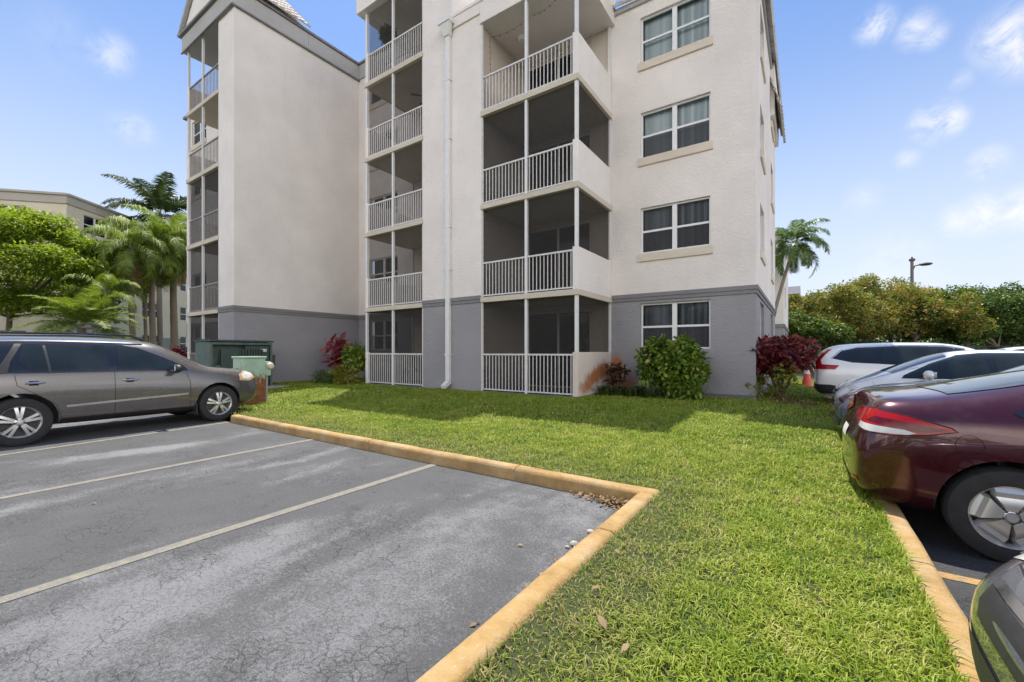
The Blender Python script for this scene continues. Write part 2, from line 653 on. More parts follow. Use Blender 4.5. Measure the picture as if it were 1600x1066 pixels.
def build_ground():
    mg, N, L, P, O = newmat('far_ground')
    pos = geopos(N)
    L.new(ramp(N, L, noise(N, L, pos, .3, 6), [(.35, (.05, .075, .025)), (.65, (.11, .12, .05))]), P.inputs['Base Color'])
    P.inputs['Roughness'].default_value = 1
    b = MB(); b.quad((-600, -600, -.13), (600, -600, -.13), (600, 600, -.13), (-600, 600, -.13))
    tag(b.build('ground', mg), kind='structure')
    am = asphalt('asphalt_worn', .088, .215)
    b = MB()
    n = 24
    for i in range(n):
        b.quad((-40 + i * (40 - 1.24) / n, -14, 0), (-40 + (i + 1) * (40 - 1.24) / n, -14, 0),
               (-40 + (i + 1) * (40 - 1.24) / n, KY - .07, 0), (-40 + i * (40 - 1.24) / n, KY - .07, 0))
    lot = tag(b.build('parking_lot', am), kind='structure')
    am2 = asphalt('asphalt_dark', .055, .2)
    b = MB(); ys = [-14, 0, 5.8] + [5.8 + .3 * k for k in range(1, 9)] + [12, 20, 44]
    for y0, y1 in zip(ys[:-1], ys[1:]):
        b.quad((KR + .04, y0, rz(y0)), (40, y0, rz(y0)), (40, y1, rz(y1)), (KR + .04, y1, rz(y1)))
    lot2 = tag(b.build('parking_lot', am2), kind='structure')
    # stall lines: thin worn paint
    def paint(name, col, wear):
        m, N, L, P, O = newmat(name)
        pos = geopos(N)
        c = ramp(N, L, noise(N, L, pos, 7, 6), [(.3, tuple(x * .8 for x in col)), (.7, col)])
        sp = noise(N, L, pos, 130, 3, .7)
        c = mixc(N, L, .5, c, ramp(N, L, sp, [(.38, (.3, .3, .3)), (.62, (.75, .75, .75))]), 'OVERLAY')
        w = mrange(N, L, noise(N, L, pos, 11, 9, .82), wear - .05, wear + .05, 0, .9)
        c = mixc(N, L, w, c, (.16, .16, .16))
        L.new(c, P.inputs['Base Color']); P.inputs['Roughness'].default_value = .9
        bump(N, L, sp, .7, .006, P)
        return m
    old = paint('old_line_paint', (.25, .222, .165), .51)
    new = paint('orange_line_paint', (.40, .24, .085), .57)
    for (x0, y0, x1, y1) in ((-3.62, -6, -3.79, 3.83), (-6.05, -6, -6.48, 3.83), (-8.80, -.2, -9.45, 3.83)):
        d = Vector((x1 - x0, y1 - y0, 0)).normalized(); s = Vector((-d.y, d.x, 0)) * .05
        b = MB(); a = Vector((x0, y0, .004)); e = Vector((x1, y1, .004))
        b.quad(a - s, e - s, e + s, a + s)
        b.build('stall_line', old, lot)
    for y in (4.0, 6.65, 9.3, 11.95, 14.6, 17.25, 1.35):
        b = MB(); b.quad((KR + .1, y - .05, rz(y - .05) + .004), (6.2, y - .05, rz(y - .05) + .004), (6.2, y + .05, rz(y + .05) + .004), (KR + .1, y + .05, rz(y + .05) + .004))
        b.build('stall_line', new, lot2)

    # kerbs, painted ochre, rounded top edges, cast in lengths
    km, N, L, P, O = newmat('ochre_kerb_paint')
    pos = geopos(N)
    f = noise(N, L, pos, 3.5, 7, .65)
    c = ramp(N, L, f, [(.3, (.27, .155, .05)), (.5, (.385, .245, .092)), (.72, (.45, .33, .19))])
    g = mrange(N, L, noise(N, L, pos, 22, 6, .7), .56, .74, 0, .6)
    c = mixc(N, L, g, c, (.30, .21, .12))
    pale = mrange(N, L, noise(N, L, pos, 48, 4, .7), .6, .74, 0, .5)
    c = mixc(N, L, pale, c, (.62, .56, .47))
    chip = mrange(N, L, noise(N, L, pos, 6.5, 9, .78, .5), .60, .645, 0, .8)
    c = mixc(N, L, chip, c, (.30, .27, .23))
    grime = mrange(N, L, noise(N, L, pos, 1.7, 7, .7), .5, .72, 0, .55, True)
    c = mixc(N, L, grime, c, (.19, .13, .075))
    L.new(c, P.inputs['Base Color']); P.inputs['Roughness'].default_value = .9
    bump(N, L, noise(N, L, pos, 60, 5, .65), .7, .012, P)
    prof = [(-.085, -.14), (-.080, .095), (-.066, .130), (-.04, .143), (.04, .143), (.066, .132), (.08, .10), (.085, -.14)]

    def kerb(pts, name='kerb'):
        """sweep the profile along a path (lawn on the right-hand side of travel)"""
        b = MB(); rings = []
        pts = [Vector(p) for p in pts]
        for i, p in enumerate(pts):
            d0 = (p - pts[i - 1]).normalized() if i else (pts[1] - p).normalized()
            d1 = (pts[i + 1] - p).normalized() if i < len(pts) - 1 else d0
            t = (d0 + d1).normalized(); nrm = Vector((t.y, -t.x, 0))
            k = 1 / max(.3, nrm.dot(Vector((d0.y, -d0.x, 0))))
            jz = random.uniform(-.003, .003)
            if i % 7 == 5 and 0 < i < len(pts) - 1:          # open casting joint
                for (o, sh, dz) in ((-.011, 1, 0), (-.005, .93, -.009), (.005, .93, -.009), (.011, 1, 0)):
                    rings.append([p + d0 * o + nrm * (q[0] * k * sh) + Vector((0, 0, q[1] + jz + (dz if q[1] > 0 else 0))) for q in prof])
                continue
            rings.append([p + nrm * (q[0] * k) + Vector((0, 0, q[1] + jz)) for q in prof])
        m = len(prof)
        vs = [q for r in rings for q in r]
        fs = []
        for i in range(len(rings) - 1):
            for k in range(m - 1):
                fs.append((i * m + k, i * m + k + 1, (i + 1) * m + k + 1, (i + 1) * m + k))
        b.add(vs, fs)
        return tag(b.build(name, km, smooth=True, angle=50), kind='structure')

    def seg(a, b, step=.35):
        a = Vector(a); b = Vector(b); n = max(1, int((b - a).length / step))
        return [a.lerp(b, i / n) + Vector((random.uniform(-.004, .004), random.uniform(-.004, .004), 0)) for i in range(n)]
    # the path runs down the left of the strip, with the lawn on its other hand
    p = seg((-9.40, KY, 0), (KX, KY, 0)) + seg((KX, KY, 0), (KX, -13, 0)) + [Vector((KX, -13, 0))]
    p = [q for q in p]
    kerb(p)
    p = seg((KR, -13, 0), (KR, 40, 0)) + [Vector((KR, 40, 0))]
    kerb(p)

    # soil sheet under the turf
    ml, N, L, P, O = newmat('turf_soil')
    pos = geopos(N)
    f = noise(N, L, pos, 2.2, 6, .65)
    c = ramp(N, L, f, [(.3, (.035, .05, .012)), (.6, (.06, .075, .02)), (.75, (.12, .10, .05))])
    f2 = noise(N, L, pos, 60, 4, .7)
    c = mixc(N, L, mrange(N, L, f2, .5, .7, 0, .5), c, (.045, .035, .02))
    L.new(c, P.inputs['Base Color']); P.inputs['Roughness'].default_value = 1
    bump(N, L, f2, .8, .03, P)
    b = MB()
    xs = list(np.arange(-32, -9, 1.0)) + list(np.arange(-9, KX + .07, .4)) + [KX + .075]
    ys = [KY + .08] + list(np.arange(4.4, 12.1, .4)) + list(np.arange(13, 60, 2))

    def sheet(xs, ys):
        for i in range(len(xs) - 1):
            for j in range(len(ys) - 1):
                q = [(xs[i], ys[j]), (xs[i + 1], ys[j]), (xs[i + 1], ys[j + 1]), (xs[i], ys[j + 1])]
                b.add([(x, y, lawn_z(x, y)) for x, y in q], [(0, 1, 2, 3)])
    sheet(xs, ys)
    xs2 = [KX + .075, -.8, -.4, 0, .3, KR - .075]
    sheet(xs2, [-13, -6, -2, 0, 1, 2, 3, KY + .08] + ys[1:])
    tag(b.build('lawn', ml), kind='structure')


build_ground()


# ------------------------------------------------------------------ turf: every blade is a real curved blade
def build_grass():
    m, N, L, P, O = newmat('grass_blade')
    g = N.new('ShaderNodeNewGeometry')
    rnd = g.outputs['Random Per Island']
    big = noise(N, L, g.outputs['Position'], 1.1, 6, .7)
    mid = noise(N, L, g.outputs['Position'], 4.5, 4, .6)
    ff = math_(N, L, 'ADD', math_(N, L, 'MULTIPLY', rnd, .48), math_(N, L, 'ADD', mrange(N, L, big, .3, .7, 0, .34), mrange(N, L, mid, .3, .7, 0, .26)), True)
    c = ramp(N, L, ff, [(.10, (.11, .18, .016)), (.36, (.205, .30, .022)), (.60, (.32, .40, .042)), (.82, (.45, .45, .10)), (1, (.55, .47, .22))])
    # strip beside the left kerb is thin and dry
    sx = N.new('ShaderNodeSeparateXYZ'); L.new(g.outputs['Position'], sx.inputs[0])
    dryx = mrange(N, L, sx.outputs['X'], -.25, -1.05, 0, 1, True)
    dryy = mrange(N, L, sx.outputs['Y'], 5.4, 3.2, 0, 1, True)
    dry = math_(N, L, 'MULTIPLY', math_(N, L, 'MULTIPLY', dryx, dryy), mrange(N, L, math_(N, L, 'ADD', rnd, mid), .65, 1.15, 0, 1))
    c = mixc(N, L, math_(N, L, 'MULTIPLY', dry, .8), c, (.34, .27, .13))
    L.new(c, P.inputs['Base Color']); P.inputs['Roughness'].default_value = .55
    P.inputs['Specular IOR Level'].default_value = .3
    tr = N.new('ShaderNodeBsdfTranslucent'); L.new(c, tr.inputs['Color'])
    mx = N.new('ShaderNodeMixShader'); mx.inputs['Fac'].default_value = .3
    L.new(P.outputs[0], mx.inputs[1]); L.new(tr.outputs[0], mx.inputs[2]); L.new(mx.outputs[0], O.inputs['Surface'])

    zones = []   # x0,x1,y0,y1,density,length,width
    zones.append((KX + .07, KR - .06, .3, 2.6, 12500, .050, .0054))
    zones.append((KX + .07, KR - .06, 2.6, 4.4, 9000, .052, .0062))
    zones.append((-3.2, KR - .06, 4.4, 6.4, 5600, .056, .0074))
    zones.append((-3.2, KR - .06, 6.4, 9.0, 3000, .058, .010))
    zones.append((-9.5, -3.2, KY + .08, 6.4, 3600, .058, .0088))
    zones.append((-3.2, KX + .07, KY + .08, 4.4, 6000, .056, .007))
    zones.append((-9.5, -3.2, 6.4, 9.75, 1900, .06, .012))
    zones.append((-16.5, -9.5, KY + .08, 11.9, 900, .062, .017))
    zones.append((-9.5, KR - .06, 9.0, 12.0, 1500, .06, .013))
    zones.append((-.95, KR - .06, 12.0, 22, 900, .06, .016))
    zones.append((-30, -16.7, KY + .08, 6.8, 300, .07, .02))
    # longer unmown tufts leaning over the kerbs
    zones.append((KR - .10, KR - .055, .3, 6.5, 7000, .085, .006))
    zones.append((KX + .075, KX + .115, .3, 3.9, 3500, .075, .0055))
    zones.append((-9.3, KX, KY + .08, KY + .12, 3000, .08, .007))
    V = []; F = []; base = 0
    for (x0, x1, y0, y1, dens, ln, wd) in zones:
        n = int((x1 - x0) * (y1 - y0) * dens)
        x = RNG.uniform(x0, x1, n); y = RNG.uniform(y0, y1, n)
        # clump: pull a share of the blades together, thin out the dry strip
        keep = np.ones(n, bool)
        pat = np.sin(x * 9.1 + 2 * np.sin(y * 5.3)) * np.sin(y * 8.3 + 2 * np.sin(x * 6.1))
        keep &= RNG.random(n) < .80 + .28 * pat
        dryk = np.clip((-.25 - x) / .8, 0, 1) * np.clip((5.0 - y) / 1.5, 0, 1)
        keep &= RNG.random(n) > .6 * dryk
        x = x[keep]; y = y[keep]; n = len(x)
        cl = RNG.random(n) < .5
        gx = np.round(x / .045) * .045 + .012 * np.sin(y * 77); gy = np.round(y / .045) * .045 + .012 * np.sin(x * 71)
        x = np.where(cl, gx + (x - gx) * .45, x); y = np.where(cl, gy + (y - gy) * .45, y)
        z = np.array([lawn_z(a, b) for a, b in zip(x, y)]) - .004
        a = RNG.uniform(0, 2 * np.pi, n)
        h = ln * RNG.uniform(.45, 1.25, n) * (1 + .25 * pat[keep]) * (1 - .3 * dryk[keep])
        lean = RNG.uniform(.25, 1.35, n)
        w = wd * RNG.uniform(.7, 1.3, n) * .5
        dx, dy = np.cos(a), np.sin(a); sx_, sy_ = -dy, dx
        tw = RNG.uniform(-.5, .5, n)
        sx2 = sx_ * np.cos(tw) + dx * np.sin(tw); sy2 = sy_ * np.cos(tw) + dy * np.sin(tw)
        m1 = np.stack([x + dx * h * lean * .25, y + dy * h * lean * .25, z + h * .55], 1)
        tp = np.stack([x + dx * h * lean * .85, y + dy * h * lean * .85, z + h * (1.02 - .40 * lean)], 1)
        b0 = np.stack([x, y, z], 1); sv = np.stack([sx_, sy_, 0 * x], 1) * w[:, None]; sv2 = np.stack([sx2, sy2, 0 * x], 1) * w[:, None]
        vv = np.stack([b0 - sv * .7, b0 + sv * .7, m1 + sv2, m1 - sv2, tp + sv2 * .18, tp - sv2 * .18], 1).reshape(-1, 3)
        k = base + np.arange(n) * 6
        ff_ = np.concatenate([np.stack([k, k + 1, k + 2, k + 3], 1), np.stack([k + 3, k + 2, k + 4, k + 5], 1)])
        V.append(vv); F.append(ff_); base += n * 6
    o = np_mesh('grass', np.concatenate(V), np.concatenate(F), m, smooth=False)
    tag(o, 'mown broad-bladed grass covering the lawn, dry and thin beside the ochre kerb', 'grass', kind='stuff')
    return base // 6


NB = build_grass()
print('grass blades', NB)
# ------------------------------------------------------------------ the apartment building
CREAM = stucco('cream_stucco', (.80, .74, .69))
PALE = stucco('pale_stucco', (.80, .755, .71), dirt=.15)
GREY = stucco('grey_stucco', (.315, .305, .315), dirt=.15)
RUSTG = stucco('grey_stucco_rusted', (.315, .305, .315), rust=[((-4.52, 12.0, .95), (.30, .5, .50), .95), ((-4.3, 12.0, .5), (.5, .5, .4), .7)])
RUSTC = stucco('pale_stucco_rusted', (.70, .62, .54), rust=[((-4.69, 10.2, .46), (.5, .50, .24), .7), ((-4.69, 10.5, .60), (.5, .60, .27), .8), ((-4.69, 10.8, .72), (.5, .60, .28), .85), ((-4.69, 11.1, .82), (.5, .6, .30), .85), ((-4.69, 11.45, .90), (.5, .6, .33), .85), ((-4.69, 11.85, .72), (.5, .5, .55), .8)])
BELT = stucco('belt_stucco', (.235, .23, .235), dirt=.1)
BASE = stucco('base_stucco', (.16, .165, .19), dirt=.1)
FASC = stucco('fascia_stucco', (.44, .43, .42), dirt=.2)
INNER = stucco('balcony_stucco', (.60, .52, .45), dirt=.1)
SLAB = stucco('slab_edge', (.62, .55, .45), dirt=.5)
WHITE = pm('white_metal', (.70, .69, .68), .45, var=.06)
ALU = pm('weathered_white_metal', (.62, .60, .58), .5, var=.14, scale=12)
FRAME = pm('window_frame_white', (.74, .74, .73), .4, var=.05)
DARKF = pm('bronze_frame', (.06, .055, .05), .4, var=.1)
def blindmat(name, lo, hi):
    m, N, L, P, O = newmat(name)
    g = N.new('ShaderNodeNewGeometry')
    L.new(ramp(N, L, g.outputs['Random Per Island'], [(.1, lo), (.9, hi)]), P.inputs['Base Color'])
    P.inputs['Roughness'].default_value = .7
    return m


BLIND = blindmat('vertical_blind', (.55, .62, .66), (.86, .90, .92))
DKBLIND = blindmat('shaded_blind', (.05, .055, .07), (.17, .18, .215))
GLASS = glassy('window_glass', (.025, .035, .04), .93)
DKGLASS = glassy('dark_glass', (.006, .007, .009), .3, spec=.5)
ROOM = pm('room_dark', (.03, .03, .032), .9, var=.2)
MESH = screen_mat('insect_screen', (.05, .05, .055), .62)
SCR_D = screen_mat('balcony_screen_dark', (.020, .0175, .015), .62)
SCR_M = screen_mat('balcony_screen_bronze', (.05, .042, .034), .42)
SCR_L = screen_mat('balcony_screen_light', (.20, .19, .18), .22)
SILL = stucco('sill_stucco', (.70, .62, .51), dirt=.1)
GSILL = stucco('grey_sill_stucco', (.33, .325, .335), dirt=.1)


def zf(k):                        # underside of the slab of storey k (k=1 is the floor above ground)
    return 2.833 + 2.7 * (k - 1)


FL0 = .27                         # ground floor level
ROOF5 = 13.633
BT0, BT1 = 2.84, 3.045            # belt course


def wall(fr, a0, a1, z0, z1, holes, depth, mats, zsplit=None, mi=(0, 1), b=0., mb=None):
    """a wall face with real openings; the reveals go back by depth. mi = (below zsplit, above)"""
    own = mb is None
    if own: mb = MB()
    A = sorted(set([a0, a1] + [h[0] for h in holes] + [h[1] for h in holes]))
    Z = sorted(set([z0, z1] + [h[2] for h in holes] + [h[3] for h in holes] + ([zsplit] if zsplit and z0 < zsplit < z1 else [])))
    A = [a for a in A if a0 - 1e-6 <= a <= a1 + 1e-6]; Z = [z for z in Z if z0 - 1e-6 <= z <= z1 + 1e-6]
    for i in range(len(A) - 1):
        for j in range(len(Z) - 1):
            ca, cz = (A[i] + A[i + 1]) / 2, (Z[j] + Z[j + 1]) / 2
            if any(h[0] < ca < h[1] and h[2] < cz < h[3] for h in holes): continue
            k = mi[0] if (zsplit and cz < zsplit) else mi[1]
            mb.quad(fr.p(A[i], b, Z[j]), fr.p(A[i + 1], b, Z[j]), fr.p(A[i + 1], b, Z[j + 1]), fr.p(A[i], b, Z[j + 1]), k)
    for h in holes:
        k = mi[0] if (zsplit and (h[2] + h[3]) / 2 < zsplit) else mi[1]
        p = lambda a, d, z: fr.p(a, b - d, z)
        mb.quad(p(h[0], 0, h[2]), p(h[1], 0, h[2]), p(h[1], depth, h[2]), p(h[0], depth, h[2]), k)
        mb.quad(p(h[0], 0, h[3]), p(h[1], 0, h[3]), p(h[1], depth, h[3]), p(h[0], depth, h[3]), k)
        mb.quad(p(h[0], 0, h[2]), p(h[0], depth, h[2]), p(h[0], depth, h[3]), p(h[0], 0, h[3]), k)
        mb.quad(p(h[1], 0, h[2]), p(h[1], depth, h[2]), p(h[1], depth, h[3]), p(h[1], 0, h[3]), k)
    return mb


def window(root, fr, a0, a1, z0, z1, b=-.09, style='light', sill=None, blind=True, screens=True, detail=True):
    """two single-hung lights side by side: frame, meeting rails, glass, blinds, insect screens below"""
    f = MB(); t = .045
    mid = (a0 + a1) / 2; mr = z0 + (z1 - z0) * .485
    f.box(a0, a1, b - .05, b + .012, z0, z0 + t, 0, fr); f.box(a0, a1, b - .05, b + .012, z1 - t, z1, 0, fr)
    f.box(a0, a0 + t, b - .05, b + .010, z0 + t, z1 - t, 0, fr); f.box(a1 - t, a1, b - .05, b + .010, z0 + t, z1 - t, 0, fr)
    f.box(mid - .062, mid + .062, b - .05, b + .018, z0 + t, z1 - t, 0, fr)
    for (x0, x1) in ((a0 + t, mid - .062), (mid + .062, a1 - t)):
        f.box(x0, x1, b - .045, b + .006, mr - .028, mr + .028, 0, fr)
    w = f.build('window', FRAME if style != 'bronze' else DARKF, root)
    g = MB()
    for (x0, x1) in ((a0 + t, mid - .062), (mid + .062, a1 - t)):
        g.quad(fr.p(x0, b - .02, mr + .028), fr.p(x1, b - .02, mr + .028), fr.p(x1, b - .02, z1 - t), fr.p(x0, b - .02, z1 - t))
        g.quad(fr.p(x0, b - .035, z0 + t), fr.p(x1, b - .035, z0 + t), fr.p(x1, b - .035, mr - .028), fr.p(x0, b - .035, mr - .028))
    g.build('pane', GLASS if detail else DKGLASS, w)
    if screens and detail:
        s = MB()
        for (x0, x1) in ((a0 + t, mid - .062), (mid + .062, a1 - t)):
            s.quad(fr.p(x0, b - .008, z0 + t), fr.p(x1, b - .008, z0 + t), fr.p(x1, b - .008, mr - .028), fr.p(x0, b - .008, mr - .028))
        s.build('insect_screen', MESH, w)
    if blind:
        s = MB(); n = max(6, int((a1 - a0) / .085)); rr = random.Random(int(a0 * 100 + z0 * 7))
        for i in range(n):
            c = a0 + t + (a1 - a0 - 2 * t) * (i + .5) / n; hw = (a1 - a0) / n * .56
            tl = rr.uniform(.010, .022)
            s.quad(fr.p(c - hw, b - .16 - tl, z0), fr.p(c + hw, b - .16 + tl, z0), fr.p(c + hw, b - .16 + tl, z1), fr.p(c - hw, b - .16 - tl, z1))
        s.build('blind', BLIND if blind == 'light' else DKBLIND, w, recalc=False)
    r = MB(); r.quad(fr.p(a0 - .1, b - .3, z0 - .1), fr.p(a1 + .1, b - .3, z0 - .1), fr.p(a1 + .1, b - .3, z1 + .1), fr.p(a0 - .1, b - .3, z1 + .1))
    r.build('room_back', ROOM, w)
    if sill:
        s = MB(); s.box(a0 - .06, a1 + .06, -.085, .055, z0 - .235, z0 - .012, 0, fr)
        s.build('sill', sill, w, bevel=.012)
    return w


def sliding_door(root, fr, a0, a1, z0, z1, b=-.06):
    f = MB(); t = .055; mid = (a0 + a1) / 2
    f.box(a0, a1, b - .06, b + .02, z1 - t, z1, 0, fr); f.box(a0, a1, b - .06, b + .02, z0, z0 + .04, 0, fr)
    f.box(a0, a0 + t, b - .06, b + .018, z0 + .04, z1 - t, 0, fr); f.box(a1 - t, a1, b - .06, b + .018, z0 + .04, z1 - t, 0, fr)
    f.box(mid - .035, mid + .035, b - .05, b + .014, z0 + .04, z1 - t, 0, fr)
    d = f.build('sliding_door', ALU, root)
    g = MB(); g.quad(fr.p(a0 + t, b - .02, z0 + .04), fr.p(a1 - t, b - .02, z0 + .04), fr.p(a1 - t, b - .02, z1 - t), fr.p(a0 + t, b - .02, z1 - t))
    g.build('pane', DKGLASS, d)
    s = MB(); n = 20
    for i in range(n):
        c = a0 + t + (a1 - a0 - 2 * t) * (i + .5) / n; hw = (a1 - a0) / n * .55
        s.quad(fr.p(c - hw, b - .20, z0), fr.p(c + hw, b - .17, z0), fr.p(c + hw, b - .17, z1), fr.p(c - hw, b - .20, z1))
    s.build('blind', DKBLIND, d, recalc=False)
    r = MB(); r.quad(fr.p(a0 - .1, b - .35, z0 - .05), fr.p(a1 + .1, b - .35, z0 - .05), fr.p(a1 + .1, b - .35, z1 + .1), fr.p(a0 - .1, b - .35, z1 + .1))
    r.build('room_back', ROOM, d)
    return d


def balcony(root, x0, x1, yf, yb, k, side, screen, low=None, npk=26, rail=None):
    """screened balcony between x0..x1, front face yf, back wall yb; side 'r' or 'l' is open above a low wall"""
    zs = zf(k) if k else .10
    fl = zs + .15 if k else FL0
    zc = zf(k + 1)
    b = MB()
    e = .045 if k else .03
    xr = x1 + (.03 if side == 'r' and k else 0); xl = x0 - (.03 if side == 'l' and k else 0)
    b.box(xl, xr, yf - e, yb - .003, zs, fl)
    bal = b.build('balcony', SLAB if k else BASE, root, bevel=.01 if k else 0)
    # railing
    r = MB(); zt = zs + 1.165 if k else 1.35
    a0 = x0 + (.15 if side == 'l' else 0.0); a1 = x1 - (.15 if side == 'r' else 0.0)
    xm = (x0 + x1) / 2 + (.0)
    r.box(a0, xm - .036, yf + .01, yf + .06, zt - .045, zt); r.box(xm + .036, a1, yf + .01, yf + .06, zt - .045, zt)
    r.box(a0, xm - .036, yf + .015, yf + .055, fl + .035, fl + .07); r.box(xm + .036, a1, yf + .015, yf + .055, fl + .035, fl + .07)
    n = npk
    for i in range(n):
        c = a0 + (a1 - a0) * (i + .5) / n
        if abs(c - xm) < .05: continue
        r.box(c - .010, c + .010, yf + .026, yf + .046, fl + .07, zt - .045)
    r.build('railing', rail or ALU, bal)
    # slim posts
    p = MB(); p.box(xm - .036, xm + .036, yf - .005, yf + .07, fl, zc)
    p.build('post', WHITE, bal)
    ed = MB()
    if side == 'r': ed.box(x0, x0 + .05, yf + .005, yf + .06, fl, zc)
    else: ed.box(x1 - .05, x1, yf + .005, yf + .06, fl, zc)
    ed.build('post', ALU, bal)
    if side == 'r':
        xa, xb = x1 - .09, x1 - .01
        s0, s1, xs = x1 - .15, x1, x1 - .06
    else:
        xa, xb = x0 + .01, x0 + .09
        s0, s1, xs = x0, x0 + .15, x0 + .06
    zw = zs + 1.23 if k else 1.395
    lw = MB(); lw.box(s0, s1, yf - .004, yb - .004, fl, zw)
    if k: lw.box(s0 + .002, s1, yf + .03, yb - .004, zs + .012, fl)
    else: lw.box(s0 + .001, s1 - .001, yf - .003, yb - .004, .05, fl)
    lw.build('side_wall', low or PALE, bal, bevel=.012)
    c = MB(); c.box(xa, xb, yf, yf + .08, zw, zc); c.build('post', WHITE, bal)
    c = MB(); c.box(xa, xb, yb - .06, yb - .004, zw, zc); c.build('post', WHITE, bal)
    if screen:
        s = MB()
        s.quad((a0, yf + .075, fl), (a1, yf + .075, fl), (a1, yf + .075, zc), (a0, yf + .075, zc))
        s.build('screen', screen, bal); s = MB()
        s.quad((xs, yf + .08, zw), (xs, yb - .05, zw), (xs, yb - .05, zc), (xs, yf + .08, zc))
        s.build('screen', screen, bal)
    return bal


def tiles(mb, o, along, up, la, lu, mi=0, step=.34, wv=.26, amp=.035):
    """barrel-tile slope as a real rippled, stepped surface"""
    o = Vector(o); al = Vector(along).normalized(); u = Vector(up).normalized(); n = al.cross(u)
    if n.z < 0: n = -n
    na = int(la / wv * 6); rows = int(lu / step) + 1
    for r in range(rows):
        s0 = r * step; s1 = min((r + 1) * step, lu)
        if s1 <= s0: continue
        vs = []
        for (s, lift) in ((s0, .055), (s1, .012)):
            for i in range(na + 1):
                t = la * i / na
                h = amp * abs(math.sin(math.pi * t / wv)) + lift
                vs.append(o + al * t + u * s + n * h)
        for i in range(na + 1):
            vs.append(o + al * (la * i / na) + u * s0)
        m = na + 1
        fs = [(i, i + 1, m + i + 1, m + i) for i in range(na)] + [(2 * m + i, 2 * m + i + 1, i + 1, i) for i in range(na)]
        mb.add(vs, fs, mi)


TILE = pm('roof_tile', (.60, .56, .52), .85, var=.3, scale=2.5, bmp=.01, bscale=40)


